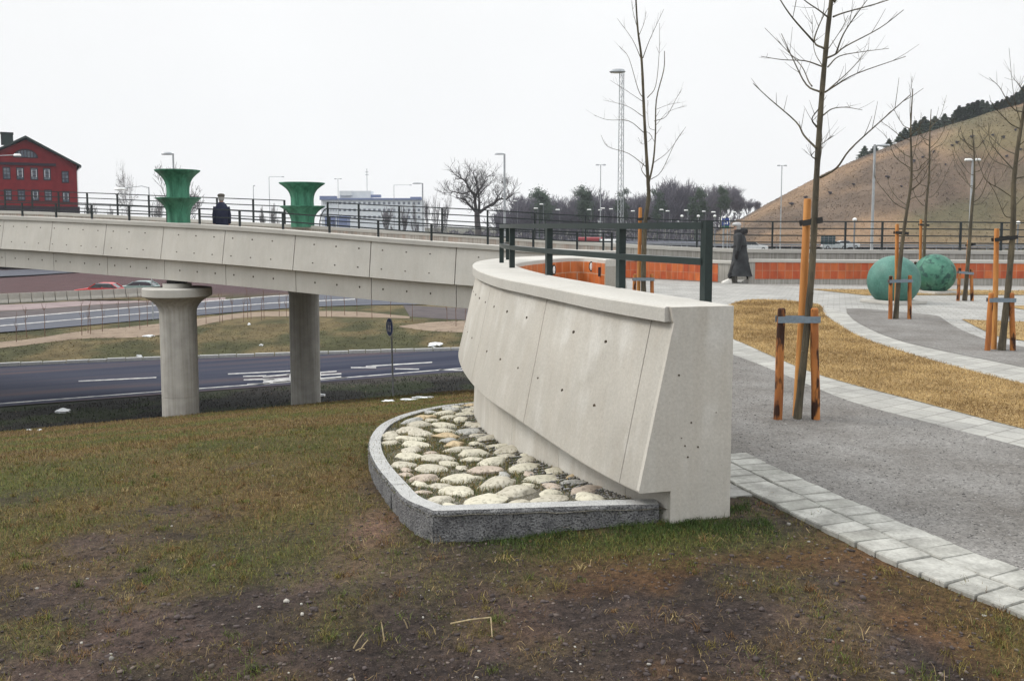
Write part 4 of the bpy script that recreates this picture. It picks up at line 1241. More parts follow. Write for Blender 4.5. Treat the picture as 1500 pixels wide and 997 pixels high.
brF = [(b5((233,795),(254,700),(264,580),(268,430),(300,300),(303,220)), .3, .021), (b5((245,770),(290,735),(350,610),(395,545)), .5, .008), (b5((215,570),(150,520),(60,515),(0,495)), -.6, .008),
 (b5((210,500),(140,455),(40,430)), .6, .007), (b5((228,720),(150,660),(60,630),(30,580)), -.3, .008), (b5((215,425),(190,385),(150,250),(110,200)), .5, .009), (b5((230,420),(265,370),(280,230),(282,100)), .4, .009),
 (b5((205,260),(165,170),(100,80)), .3, .008), (b5((210,250),(240,170),(300,40)), -.4, .009), (b5((260,520),(310,500),(350,430),(380,380)), .5, .008), (b5((255,700),(320,650),(385,560)), .6, .007),
 (b5((268,470),(320,450),(370,440)), -.3, .004), (b5((220,560),(250,590),(210,620),(190,590)), .1, .004), (b5((225,760),(205,730),(215,700)), .1, .01), (b5((195,150),(170,60),(160,0)), .2, .007), (b5((195,150),(215,100),(225,50)), .2, .006),
 (b5((262,560),(235,540),(230,430)), .2, .005), (b5((265,540),(320,480),(400,455)), .2, .004), (b5((215,440),(140,390),(70,345)), -.2, .005)]
tF = young_tree('tall bare young tree with double leader behind the near railing', bF if False else Vector((bF.x, bF.y, 0)), [(942.5,400,0),(945,330,0),(950,290,0),(949,262,0),(944,175,0),(940,90,0),(934,40,0),(930,-30,0)], 16, .052, .012, brF, rF, 5)

def stake_set(label, d, stakes, tall, strap, tie, group='tree stakes'):
    """stakes: [(x0,y0,x1,y1)] short posts bottom->top; tall likewise; strap (y0,y1 row) between short posts"""
    r = thing('tree_stakes', label, 'stakes', Vector((P(tall[0], tall[1], d).x, d, 0)), group)
    tops = []
    for k, (x0, y0, x1, y1) in enumerate(stakes):
        b = P(x0, y0, d-.03); t = P(x1, y1, d-.03); b.z = -.08
        mb = MB(); mb.tube([b, b.lerp(t,.33)+Vector((.004,0,0)), b.lerp(t,.66)-Vector((.003,0,0)), t, t+Vector((0,0,.012))], [.037,.036,.034,.033,.022], 12); mb.build('stake', MT['stake_bark'], r, smooth=True)
        tops.append(t)
    b = P(tall[0], tall[1], d+.10); t = P(tall[2], tall[3], d+.10); b.z = -.08
    mb = MB(); mb.tube([b, b.lerp(t,.5)+Vector((.004,0,0)), t, t+Vector((0,0,.012))], [.036,.034,.031,.024], 12); mb.build('tall_stake', MT['stake'], r, smooth=True)
    a, c = tops[0], tops[-1]; mb = MB()
    a2 = a+Vector((-.04, -.042, -.085)); c2 = c+Vector((.04, -.042, -.085)); mb.bar(a2, c2, .006, .055)
    a3 = a2+Vector((0,.085,0)); c3 = c2+Vector((0,.085,0)); mb.bar(a3, c3, .006, .055)
    mb.build('strap', MT['strap'], r)
    mb = MB(); q = t+(b-t).normalized()*tie[0]; q2 = P(tie[1], tie[2], d-.0)
    mb.bar(q+Vector((-.045,-.04,0)), q2+Vector((.05,-.06,0)), .008, .05); mb.bar(q+Vector((-.045,.045,0)), q2+Vector((.05,.06,0)), .008, .05)
    mb.build('tie', MT['rubber'], r)
    return r
stake_set('nearest set of orange stakes on the gravel, two short posts and one tall', baseA.y, [(1139,612,1145,453),(1195,616,1193,453)], (1167,600,1183,293), 0, (.20,1193,322))
stake_set('stakes in front of the larger green ball', G(1312,467).y, [(1304,467,1305,405),(1332,469,1333,404)], (1313,460,1314,329), 0, (.14,1325,342))
stake_set('thick orange stakes with grey strap near the right edge on gravel', G(1467,513).y, [(1446,512,1452,430),(1484,514,1482,430)], (1456,508,1460,336), 0, (.14,1482,347))
stake_set('stakes right of the mottled green ball', G(1413,440).y, [(1403,440,1406,393),(1424,441,1423,395)], (1413,438,1419,352), 0, (.12,1424,357))
stake_set('stakes behind the near railing, pale orange', 16.0, [(928,470,930,402),(956,470,955,402)], (934,466,938,305), 0, (.20,948,320))
stake_set('single tall pair of stakes half hidden behind the mottled green ball', G(1352,428).y, [(1340,430,1341,384),(1362,430,1361,384)], (1347,428,1349,322), 0, (.12,1357,330))

# ------------------------------------------------------------------ green balls
def ball(label, cx_, cy_, base_y, rpx, mat):
    b = G(cx_, base_y); d = b.y; r = rpx*d/FPX
    zc = EYE-(cy_-HOR)*d/FPX
    t = thing('ball_sculpture', label, 'sculpture', (b.x, b.y, 0), 'green patina balls')
    mb = MB(); mb.lathe([(r*.0001, -r)]+[(r*math.cos(a), r*math.sin(a)) for a in [R(-88+176*k/40) for k in range(41)]]+[(r*.0001, r)], (b.x, b.y, zc), 64, caps=False); mb.build('ball', mat, t, smooth=True)
    mb = MB(); mb.lathe([(r*.56,.055),(r*.56,.17),(r*.50,.30)], (b.x, b.y, 0), 40); mb.build('foot_ring', MT['patina'], t)
    mb = MB(); mb.box((b.x, b.y, .03), (r*1.75, r*1.75, .07), R(22)); mb.build('base_slab', MT['coping'], t, bevel=.01)
ball('larger smooth blue-green patina ball on the plaza, behind tree stakes', 1308, 411, 443, 36.8, MT['patina_plain'])
ball('smaller dark mottled green patina ball on the plaza', 1368, 401, 429, 29.0, MT['patina_old'])

# ------------------------------------------------------------------ people
MT['skin'] = flat('skin', (.42,.25,.185), .6)
MT['coat_grey'] = pm('charcoal_coat', (.023,.025,.028), (.047,.050,.054), 4, rough=.85, scale2=60)
MT['black_cloth'] = flat('black_cloth', (.014,.014,.016), .85)
MT['cap_pale'] = flat('pale_grey_cap', (.42,.42,.43), .8)
MT['shoe_white'] = flat('white_shoe', (.66,.64,.60), .6)
MT['navy'] = pm('navy_jacket', (.009,.012,.030), (.016,.020,.045), 6, rough=.8)
MT['brown_cloth'] = flat('dark_trousers', (.022,.018,.018), .85)
MT['cap_grey'] = flat('brown_grey_cap', (.075,.065,.055), .85)
MT['hair_grey'] = flat('grey_hair', (.30,.29,.28), .8)
_m, _nt, _b = newmat('skin_and_black_gloves'); _co = coords(_nt); _s = _nt.nodes.new('ShaderNodeSeparateXYZ'); _nt.links.new(_co, _s.inputs[0])
_r = ramp(_nt, _s.outputs['Z'], [(.0, (.012,.012,.013)), (.999, (.42,.25,.185))]); _r.color_ramp.interpolation = 'CONSTANT'
_nt.links.new(_r.outputs[0], _b.inputs['Base Color']); _b.inputs['Roughness'].default_value = .6; MT['skin_gloved'] = _m
def skin_body(name, verts, edges, radii, mat, parent, root=0, sub=2):
    me = bpy.data.meshes.new(name); off = Vector(parent.location)
    me.from_pydata([tuple(Vector(v)-off) for v in verts], edges, []); me.materials.append(mat)
    o = bpy.data.objects.new(name, me); C.objects.link(o); o.parent = parent
    sk = o.modifiers.new('skin', 'SKIN')
    if not me.skin_vertices: me.skin_vertices.new()
    for i, r in enumerate(radii):
        sv = me.skin_vertices[0].data[i]; sv.radius = (r, r) if not isinstance(r, tuple) else r; sv.use_root = (i == root)
    sk.use_smooth_shade = True
    ss = o.modifiers.new('sub', 'SUBSURF'); ss.levels = sub; ss.render_levels = sub
    return o
def head(mb_parent, c, face, mat, sc=1.0):
    """head mesh with brow, nose, mouth and ears looking along face"""
    pass
def figure(name_label, foot, face, h, stride, arms, lean, skin_mat=None):
    """returns thing, a point maker (forward, left, up) and the body object"""
    t = thing('person', name_label, 'person', foot)
    f = Vector(face).normalized(); l = Vector((-f.y, f.x, 0)); k = h/1.75
    def W(a, b, c): return Vector(foot) + f*(a*k) + l*(b*k) + Vector((0,0,c*k))
    V = [W(0,0,.93), W(.01,0,1.10), W(lean*.4,0,1.28), W(lean*.8,0,1.42), W(lean*1.15,0,1.50), W(lean*1.6+.01,0,1.58), W(lean*1.8+.02,0,1.66), W(lean*1.9+.005,0,1.715)]
    E = [(i,i+1) for i in range(7)]; Rr = [.135,.13,.145,.12,.055,.075,.088,.06]
    Rr = [r*k for r in Rr]
    def chain(root, pts, rad):
        prev = root
        for p, r in zip(pts, rad):
            V.append(W(*p)); E.append((prev, len(V)-1)); Rr.append(r*k); prev = len(V)-1
        return prev
    # nose, ears
    for p, r in (((lean*1.7+.105,0,1.60),.014), ((lean*1.7+.0,.083,1.61),.02), ((lean*1.7+.0,-.083,1.61),.02)):
        chain(6 if p[1] else 5, [p], [r])
    for s, st, kn in ((1, stride, .07), (-1, -stride, .05)):
        chain(0, [(0,.095*s,.86), (st*.5+kn,.10*s,.50), (st-.02,.10*s,.10), (st+.02,.10*s,.055), (st+.15,.105*s,.035)], [.095,.058,.042,.04,.03])
    hands = []
    for s, a in ((1, arms[0]), (-1, arms[1])):
        e_ = chain(3, [(lean*.7,.145*s,1.385)]+list(a), [.050,.044,.036,.026][:len(a)+1])
        hands.append((V[e_]-V[E[[q for q in range(len(E)) if E[q][1]==e_][0]][0]], V[e_], e_))
    # hands: palm, four fingers and a thumb grown from each wrist
    for dirv, w_, e_ in hands:
        d = dirv.normalized(); sd = d.cross(f); sd = sd.normalized() if sd.length > .05 else l; nn = d.cross(sd)
        V.append(w_+d*.06*k); E.append((e_, len(V)-1)); Rr.append(.030*k); pm_ = len(V)-1
        for q, ln in ((-1.5,.06),(-.5,.075),(.5,.08),(1.5,.068)):
            pr = pm_
            for m_, (uu, bb) in enumerate(((.45,.0),(.8,.01),(1.0,.025))):
                V.append(w_+d*(.085+ln*uu)*k+nn*(q*.018*k)+sd*bb*k); E.append((pr, len(V)-1)); Rr.append(.0085*k); pr = len(V)-1
        V.append(w_+d*.05*k+nn*.045*k); E.append((e_, len(V)-1)); Rr.append(.011*k); th = len(V)-1
        V.append(w_+d*.095*k+nn*.055*k+sd*.015*k); E.append((th, len(V)-1)); Rr.append(.0095*k)
    body = skin_body('body', V, E, Rr, skin_mat or MT['skin'], t)
    # eyes and mouth
    eb = MB()
    for s in (1, -1): eb.ico(W(lean*1.75+.088, .03*s, 1.645), .011*k, 1)
    eb.build('eyes', MT['rubber'], t)
    mbm = MB(); M = f.to_track_quat('X', 'Z').to_matrix(); mbm.box(W(lean*1.7+.083,0,1.565), (.014*k,.045*k,.010*k), m=M); mbm.build('mouth', flat('lips', (.30,.12,.10)), t)
    return t, W, f, l, k
# coat walker
pf = G(1083, 414.6); pf.z = 0
t, W, f, l, k = figure('person in a pale cap and long dark grey hooded coat walking left across the plaza', pf, (-1, .12, 0), 1.76, .30, [[(.05,.215,1.14),(.09,.205,.96)], [(-.02,-.235,1.14),(.08,-.225,.96)]], .05, MT['skin_gloved'])
Mf = Matrix((f, l, Vector((0,0,1)))).transposed()
def ring(a, b, z, rx, ry): return (W(a, b, z), rx*k, ry*k, Mf)
cb = MB()
cb.loft([ring(-.02,0,.21,.37,.27), ring(-.02,0,.30,.335,.26), ring(-.02,0,.55,.27,.24), ring(-.01,0,.80,.225,.225), ring(0,0,1.02,.19,.215), ring(.0,0,1.20,.185,.225), ring(.03,0,1.36,.17,.225), ring(.04,0,1.44,.13,.18), ring(.05,0,1.50,.085,.09)], 24)
for s, pts in ((1, [(.04,.19,1.41),(.05,.235,1.14),(.09,.21,.95)]), (-1, [(.04,-.19,1.41),(-.02,-.255,1.14),(.08,-.235,.95)])):
    cb.tube([W(*p) for p in pts], [.085*k, .075*k, .062*k], 12)
cb.build('coat', MT['coat_grey'], t, smooth=True)
hb_ = MB(); hb_.loft([ring(.045,0,1.43,.14,.15), ring(.05,0,1.50,.125,.125), ring(.055,0,1.555,.11,.115), ring(.06,0,1.56,.09,.10)], 16); hb_.loft([ring(-.02,0,1.42,.17,.16), ring(-.07,0,1.50,.15,.15), ring(-.09,0,1.56,.12,.125), ring(-.10,0,1.59,.06,.08)], 16); hb_.build('hood', MT['black_cloth'], t, smooth=True)
hr = MB(); hr.loft([ring(.055,0,1.54,.075,.08), ring(.075,0,1.60,.085,.094), ring(.085,0,1.68,.085,.095)], 16); hr.build('hair', MT['hair_grey'], t, smooth=True)
bt = MB(); bt.loft([ring(.0,0,1.055,.197,.222), ring(.0,0,1.10,.197,.222)], 24); bt.build('belt', MT['black_cloth'], t)
for pts in ([(.09,.21,.97),(.11,.20,.90),(.125,.19,.80),(.13,.185,.72)], [(.08,-.235,.97),(.10,-.225,.90),(.115,-.22,.80),(.12,-.215,.73)]):
    gl = MB(); gl.tube([W(*p) for p in pts], [.050*k,.062*k,.058*k,.04*k], 8)
    gl.build('glove', MT['black_cloth'], t, smooth=True)
cp = MB(); cp.loft([ring(.10,0,1.675,.125,.105), ring(.11,0,1.71,.135,.11), ring(.10,0,1.75,.11,.09), ring(.09,0,1.77,.05,.04)], 16)
cp.loft([ring(.225,0,1.672,.08,.075), ring(.225,0,1.685,.08,.075)], 14); cp.build('cap', MT['cap_pale'], t, smooth=True)
for s, st in ((1,.30),(-1,-.30)):
    sh = MB(); sh.loft([ring(st+.07,.105*s,.0,.155,.055), ring(st+.07,.105*s,.045,.155,.055), ring(st+.03,.105*s,.09,.10,.05), ring(st-.01,.105*s,.13,.05,.045)], 14); sh.build('shoe', MT['shoe_white'], t, smooth=True)
    lg = MB(); lg.tube([W(st*.72+.03,.10*s,.30), W(st,.10*s,.15)], [.07*k,.055*k], 10); lg.build('trouser_leg', MT['black_cloth'], t, smooth=True)
# man on the bridge, seen from behind
pb_, tb_ = at_arc(NB, NA, arc_at_px(NB, NA, 327))
pm_ = pb_ - side(tb_)*1.15; pm_ = Vector((P(327, 400, pm_.y).x, pm_.y, pm_.z-.86))
t, W, f, l, k = figure('person in a dark navy jacket and flat cap on the bridge, back turned', pm_, (-.35, .94, 0), 1.80, .12, [[(.02,.235,1.12),(.06,.235,.90)], [(.02,-.235,1.12),(.06,-.235,.90)]], .06)
Mf = Matrix((f, l, Vector((0,0,1)))).transposed()
jb = MB()
jb.loft([ring(0,0,.78,.16,.195), ring(0,0,.86,.175,.205), ring(0,0,1.05,.18,.205), ring(.0,0,1.22,.18,.215), ring(.02,0,1.36,.155,.21), ring(.04,0,1.45,.12,.155), ring(.055,0,1.52,.08,.085)], 24)
for s in (1, -1): jb.tube([W(.03,.185*s,1.38), W(.02,.235*s,1.14), W(.06,.235*s,.90)], [.078*k,.068*k,.056*k], 12)
jb.build('jacket', MT['navy'], t, smooth=True)
tr = MB(); tr.loft([ring(0,0,.70,.13,.18), ring(0,0,.82,.15,.20)], 18)
for s, st in ((1,.12),(-1,-.12)): tr.tube([W(0,.095*s,.86), W(st*.5,.10*s,.5), W(st,.10*s,.05)], [.11*k,.085*k,.075*k], 12)
tr.build('trousers', MT['brown_cloth'], t, smooth=True)
cp = MB(); cp.loft([ring(.09,0,1.67,.125,.105), ring(.11,0,1.72,.14,.12), ring(.10,0,1.755,.11,.095), ring(.09,0,1.77,.05,.04)], 16)
cp.loft([ring(.22,0,1.675,.07,.075), ring(.22,0,1.688,.07,.075)], 14); cp.build('cap', MT['cap_grey'], t, smooth=True)
hr = MB(); hr.loft([ring(.07,0,1.56,.085,.082), ring(.07,0,1.62,.103,.094), ring(.08,0,1.68,.105,.096)], 16); hr.build('hair', MT['hair_grey'], t, smooth=True)
for s, st in ((1,.12),(-1,-.12)):
    sh = MB(); sh.loft([ring(st+.07,.105*s,.0,.15,.05), ring(st+.07,.105*s,.05,.15,.05), ring(st+.02,.105*s,.10,.08,.045)], 12); sh.build('shoe', MT['black_cloth'], t, smooth=True)

t.scale = (.88, .88, 1)
# ------------------------------------------------------------------ signs
def path_sign():
    b = P(576, 588, 29.2); b.z = hgt(b.x, b.y)-.05
    top = P(571.5, 466, 29.0); c = P(571, 479, 29.0)
    t = thing('path_sign', 'round blue path sign turned edge-on, on a thin grey post by the bridge', 'sign', b)
    mb = MB(); mb.tube([b, Vector((c.x+.045, c.y+.03, c.z+.27))], .028, 8); mb.build('post', MT['steel'], t, smooth=True)
    nrm = Vector((-.87, -.49, .0)).normalized(); M = nrm.to_track_quat('Z', 'Y').to_matrix()
    d = MB(); d.loft([(c, .31, .31, M), (c+nrm*.012, .31, .31, M)], 32); pl = d.build('sign_plate', MT['white'], t)
    d = MB(); d.loft([(c+nrm*.0125, .285, .285, M), (c+nrm*.016, .285, .285, M)], 32); d.build('sign_face', MT['blue'], pl)
    x = Vector((0,0,1)).cross(nrm).normalized(); z = Vector((0,0,1))
    s = MB(); q = c+nrm*.019
    def seg(a, b, w): s.bar(q+x*a[0]+z*a[1], q+x*b[0]+z*b[1], .004, w, up=z if abs(a[1]-b[1]) < .5*abs(a[0]-b[0]) else x)
    for ox in (-.10, .07):       # two walking figures
        seg((ox,-.02),(ox,.10),.05); seg((ox,-.02),(ox-.045,-.15),.03); seg((ox,-.02),(ox+.045,-.15),.03); seg((ox,.08),(ox+.06,.0),.022)
        s.loft([(q+x*ox+z*.145, .03,.03,M),(q+x*ox+z*.145+nrm*.003,.03,.03,M)], 12)
    s.build('sign_symbol', MT['white'], pl)
path_sign()
def far_sign(name, label, cx_, cy_, d, wpx, hpx, mats, gbase, split=None):
    c = P(cx_, cy_, d); k = d/FPX; b = Vector((c.x, c.y+.1, gbase))
    t = thing(name, label, 'sign', b)
    w_, h_ = wpx*k, hpx*k
    f = MB()
    if split:
        f.box((c.x, c.y, c.z+h_*(1-split)/2-h_*0), (w_, .08, h_*split)); f.build('sign_panel', mats[0], t)
        f = MB(); f.box((c.x, c.y, c.z-h_*split/2), (w_, .08, h_*(1-split)-.02)); f.build('lower_panel', mats[1], t)
        s = MB(); s.box((c.x-w_*.12, c.y-.06, c.z+h_*.22), (w_*.40, .02, h_*.07)); s.box((c.x+w_*.22, c.y-.06, c.z+h_*.05), (w_*.12, .02, h_*.30)); s.box((c.x-w_*.12, c.y-.06, c.z-h_*.02), (w_*.36, .02, h_*.07)); s.build('sign_marks', MT['white'], t)
    else:
        f.box((c.x, c.y, c.z), (w_, .08, h_)); f.build('sign_panel', mats[0], t)
        s = MB()
        for q in (-.25, .05, .3): s.box((c.x, c.y-.06, c.z+h_*q), (w_, .05, h_*.05))
        for q in (-.3, 0, .3): s.box((c.x+w_*q, c.y-.10, c.z), (w_*.03, .04, h_))
        s.build('frame', MT['steel_dark'], t)
    p = MB()
    for q in (-.3, .3): p.tube([(c.x+w_*q, c.y+.12, gbase-.3), (c.x+w_*q, c.y+.12, c.z+h_*.4)], .07, 6)
    p.build('post', MT['steel'], t)
far_sign('road_sign', 'blue motorway sign with green lower panel far beyond the railing', 1063, 327, 135, 10.5, 16, (MT['blue'], MT['green_sign']), -2.6, .72)
far_sign('road_sign', 'dark teal sign panel with frame far behind the railing by the hill', 1213, 352, 120, 21, 12, (MT['teal_sign'],), -2.6)

# ------------------------------------------------------------------ lamps
def gz(p): return hgt(p.x, p.y)
def lattice_lamp():
    d = 60.0; tp = P(911, 107, d); bs = P(911, 340, d); bs.x = tp.x; bs.z = -2.6
    t = thing('lattice_lamp', 'tall grey lattice mast with a flat lamp head behind the young tree', 'street lamp', bs)
    mb = MB(); H = tp.z-bs.z; w0, w1 = .24, .16
    def cor(z, i):
        w_ = lerp(w0, w1, z/H); a = 2*math.pi*i/3+.5; return Vector((bs.x+w_*math.cos(a), bs.y+w_*math.sin(a), bs.z+z))
    for i in range(3): mb.tube([cor(0,i), cor(H,i)], .028, 5)
    n = 34
    for k in range(n):
        z0, z1 = H*k/n, H*(k+1)/n
        for i in range(3):
            j = (i+1) % 3
            mb.tube([cor(z0, i), cor(z1, j)], .012, 4) if k % 2 else mb.tube([cor(z0, j), cor(z1, i)], .012, 4)
    mb.build('lattice_mast', MT['steel'], t)
    h = MB(); h.loft([(tp+Vector((-.30,0,.02)), .50,.22), (tp+Vector((-.30,0,.09)), .54,.25), (tp+Vector((-.25,0,.24)), .38,.18)], 16); h.build('lamp_head', MT['steel'], t, smooth=True)
    h = MB(); h.loft([(tp+Vector((-.34,0,-.01)), .40,.18), (tp+Vector((-.34,0,.018)), .44,.20)], 16); h.build('lens', MT['lamp_white'], t)
lattice_lamp()
def arm_lamp(label, x, ytop, d, arm_px, rpx=1.4, mat='steel', gzv=None, headw=.7, drop=0, grp='distant street lamps', white=False, both=False, name='street_lamp'):
    tp = P(x, ytop, d); k = d/FPX; bz = gzv if gzv is not None else gz(tp)
    t = thing(name, label, 'street lamp', (tp.x, tp.y, bz), grp)
    r = max(.045, rpx*k/2)
    mb = MB(); mb.tube([(tp.x,tp.y,bz-.2),(tp.x,tp.y,(bz+tp.z)/2),(tp.x,tp.y,tp.z)], [r*1.2, r, r*.8], 8)
    arms = [arm_px] if not both else [arm_px, -arm_px]
    for a in arms:
        ax = a*k; s = 1 if ax > 0 else -1
        if abs(ax) > .05: mb.tube([(tp.x,tp.y,tp.z-.05),(tp.x+s*.25*abs(ax),tp.y,tp.z+abs(drop)*.6),(tp.x+ax,tp.y,tp.z+drop)], r*.6, 6)
    mb.build('pole', MT[mat], t)
    for a in arms:
        ax = a*k; c = Vector((tp.x+ax, tp.y, tp.z+drop))
        h = MB(); h.loft([(c+Vector((0,0,-.10)), headw*.5,.16), (c+Vector((0,0,-.02)), headw*.55,.19), (c+Vector((0,0,.10)), headw*.40,.12)], 12); h.build('lamp_head', MT['lamp_white' if white else 'steel'], t, smooth=True)
    return t
arm_lamp('tall grey street lamp with short arm beside the big bare oak', 739, 225.5, 110, -8, 3.4, headw=1.0)
arm_lamp('street lamp showing above the nearer green vase', 253.5, 225, 70, -9, 3.2, headw=.8, gzv=-5)
arm_lamp('street lamp with long arm and pale head in front of the birch', 218, 274, 62, -42, 1.6, headw=.75, white=True, gzv=-5, drop=-.12)
arm_lamp('street lamp right of the white hotel building', 619, 268.5, 130, -9, 2.4, headw=1.1)
arm_lamp('slim mast with a T shaped top between the two near trees', 1145.5, 242.5, 150, 5, 1.5, both=True, headw=.5)
arm_lamp('slim mast with a T shaped top above the wood', 880, 241.5, 140, 5, 1.4, both=True, headw=.5)
arm_lamp('grey street lamp with short arm against the hillside left of the young trees', 1281.5, 213, 75, 15, 4.2, headw=.9, gzv=-2.4)
arm_lamp('double-headed street lamp with white shades against the hillside', 1425, 234, 72, 6.5, 4.0, headw=.62, white=True, both=True, gzv=-2.4)
arm_lamp('faint slim lamp post with wide arm left of the farther vase', 394, 259, 200, 20, 1.0, headw=.6)
arm_lamp('faint slim lamp post with arm right of the farther vase', 577, 271, 220, 24, .9, headw=.6)
arm_lamp('faint thin lamp mast beside the farther vase', 495, 262, 220, 4, .9, both=True, headw=.5)
arm_lamp('thin twin-post mast right of the man on the bridge', 371, 272, 180, 1.5, 1.1, headw=.3)
arm_lamp('street lamp with white head in front of the red house', -30, 231, 75, 55, 1.8, headw=.62, white=True, gzv=-5, drop=.22)
far_heads = [(731,306),(755,294),(785,305),(793,299),(817,307),(863,307),(879,307.5),(883,305),(895,306),(927,309),(969,307),(978,309),(1005,308),(1031,309.5),(1045,310.5),(1075,310.5),(1087,311)]
rl_ = random.Random(8)
for x, y in far_heads:
    arm_lamp('distant street lamp with white box head before the dark wood', x+3, y, 170+rl_.uniform(-15,25), -3, .55, headw=.75, white=True, grp='white-headed lamps before the wood', mat='steel_dark')
def globe_lamp(label, x, y, d, rpx):
    c = P(x, y, d); k = d/FPX; bz = gz(c); r = rpx*k
    t = thing('park_lamp', label, 'park lamp', (c.x, c.y, bz), 'round white park lamps')
    mb = MB(); mb.tube([(c.x,c.y,bz-.2),(c.x,c.y,c.z-r*.5)], .05, 6); mb.build('pole', MT['steel_dark'], t)
    mb = MB(); mb.loft([(c+Vector((0,0,-r*.55)), r*.85, r*.85), (c, r, r), (c+Vector((0,0,r*.5)), r*.8, r*.8), (c+Vector((0,0,r*.75)), r*.3, r*.3)], 14); mb.build('lamp_shade', MT['lamp_white'], t, smooth=True)
for x, y in ((999,316.5),(1023,316.5),(1047,316.5),(1061,318.5),(1070,318)):
    globe_lamp('small round white park lamp before the dark wood', x, y, 110, 2.3)
globe_lamp('round white park lamp seen between the tallest young tree and the balls', 1252, 321.5, 60, 3.2)
globe_lamp('round white park lamp at the right edge behind the railing', 1491.5, 326.5, 60, 3.4)
# ------------------------------------------------------------------ cars
MT['tyre'] = flat('tyre', (.02,.02,.02), .9)
MT['car_glass'] = flat('car_glass', (.06,.07,.08), .1, spec=.6)
def paint(name, c): return flat(name, c, .3, spec=.5)
def car(label, c, ang, mat, L_=4.2, W_=1.66, H_=1.40, kind='hatch', group=None, name='car'):
    t = thing(name, label, 'car', c, group); M = Matrix.Rotation(ang, 3, 'Z'); c = Vector(c)
    def X(x, y, z): return c + M @ Vector((x, y, z))
    hl = L_/2; hw = W_/2
    body = [(-hl,.45),(-hl+.05,.78),(-hl+.9,.90),(-.55,.94),(.9,.95),(hl-.15,.90),(hl,.70),(hl,.38),(hl-.1,.25),(-hl+.1,.25)]
    if kind == 'van': body = [(-hl,.45),(-hl+.05,.95),(-hl+.5,1.15),(.9,1.2),(hl,1.2),(hl,.38),(hl-.1,.3),(-hl+.1,.3)]
    mb = MB()
    secs = []
    for y, s, dz in ((-hw,.965,.03),(-hw*.9,1,0),(hw*.9,1,0),(hw,.965,.03)):
        secs.append([X(x*s, y, z if z < .5 else z-dz) for x, z in body])
    mb.sweep(secs); mb.build('body', mat, t, smooth=True)
    if kind == 'van': cab = [(-hl+.5,1.14),(-hl+1.1,H_-.05),(-hl+1.4,H_),(hl-.05,H_),(hl,1.19)]
    else: cab = [(-.75,.93),(-.12,H_-.04),(.15,H_),(1.05,H_-.02),(1.35,H_-.10),(1.85,.93)]
    mb = MB(); secs = []
    for y, q in ((-hw*.93,0),(-hw*.78,1),(hw*.78,1),(hw*.93,0)):
        secs.append([X(x, y if z < 1.0 or q == 0 else y, (z if q else (.93 if kind != 'van' else 1.15)+(z-(.93 if kind != 'van' else 1.15))*.86)) for x, z in cab])
    mb.sweep(secs); mb.build('cabin', MT['car_glass'] if kind != 'van' else mat, t, smooth=True)
    rf = MB()
    if kind != 'van':
        rf.add([X(-.10,-hw*.76,H_-.02),X(-.10,hw*.76,H_-.02),X(.15,hw*.77,H_+.012),X(.15,-hw*.77,H_+.012),X(1.05,hw*.77,H_-.005),X(1.05,-hw*.77,H_-.005),X(1.33,hw*.75,H_-.085),X(1.33,-hw*.75,H_-.085)], [(0,1,2,3),(3,2,4,5),(5,4,6,7)])
        for y in (-hw*.865, hw*.865):
            rf.bar(X(-.78,y*1.06,.94), X(-.12,y*.93,H_-.03), .05,.06); rf.bar(X(.5,y*1.06,.94), X(.5,y*.93,H_-.03), .05,.07); rf.bar(X(1.85,y*1.06,.94), X(1.3,y*.93,H_-.08), .05,.09)
    else:
        for y in (-hw*.93-.005, hw*.93+.005): rf.box(X(-hl+1.6, y, (1.2+H_)/2), (.9, .02, .34), m=M)
    rf.build('roof' if kind != 'van' else 'window', mat if kind != 'van' else MT['car_glass'], t)
    for x in (-hl+.75, hl-.75):
        for y in (-hw+.08, hw-.08):
            w_ = MB(); p = X(x, y, .30); ax = (M @ Vector((0,1,0)))
            w_.tube([p-ax*.09, p+ax*.09], .30, 16); wh = w_.build('wheel', MT['tyre'], t, smooth=True)
            r_ = MB(); r_.tube([p-ax*.095, p+ax*.095], .17, 12); r_.build('rim', MT['steel'], wh, smooth=True)
    for y in (-hw*.7, hw*.7):
        h = MB(); h.box(X(-hl+.03, y, .66), (.06,.3,.14), m=M); h.build('headlight', MT['lamp_white'], t)
        h = MB(); h.box(X(hl-.02, y, .72), (.06,.26,.14), m=M); h.build('tail_light', paint('tail_red', (.3,.01,.01)), t)
    return t
def on(x, y, d, z): p = P(x, y, d); return (p.x, p.y, z)
car('red car passing behind the concrete barrier at the left', on(146,420,84,-5.04), R(4), paint('red_paint', (.50,.018,.020)))
car('pale green-grey car following the red car behind the barrier', on(201,419,88.5,-5.10), R(4), paint('green_grey_paint', (.24,.33,.31)), H_=1.36)
car('white car on the far motorway beside the coat of the walking person', on(1104,362,140,-2.15), R(175), paint('white_paint', (.62,.63,.64)))
car('silver car on the far motorway right of the teal sign', on(1222,362,150,-2.15), R(178), paint('silver_paint', (.42,.45,.46)))
car('second pale car on the far motorway just behind the silver one', on(1240,362,156,-2.15), R(178), paint('grey_paint', (.50,.53,.55)), H_=1.36)
car('red lorry-like van far behind the railing near the lattice mast', on(870,352,165,-2.6), R(172), paint('brick_red_paint', (.28,.035,.04)), 6.0, 2.1, 2.3, 'van', name='van')
car('white van far behind the railing beside the red van', on(899,350,160,-2.6), R(172), paint('van_white', (.72,.73,.72)), 4.8, 1.9, 2.0, 'van', name='van')
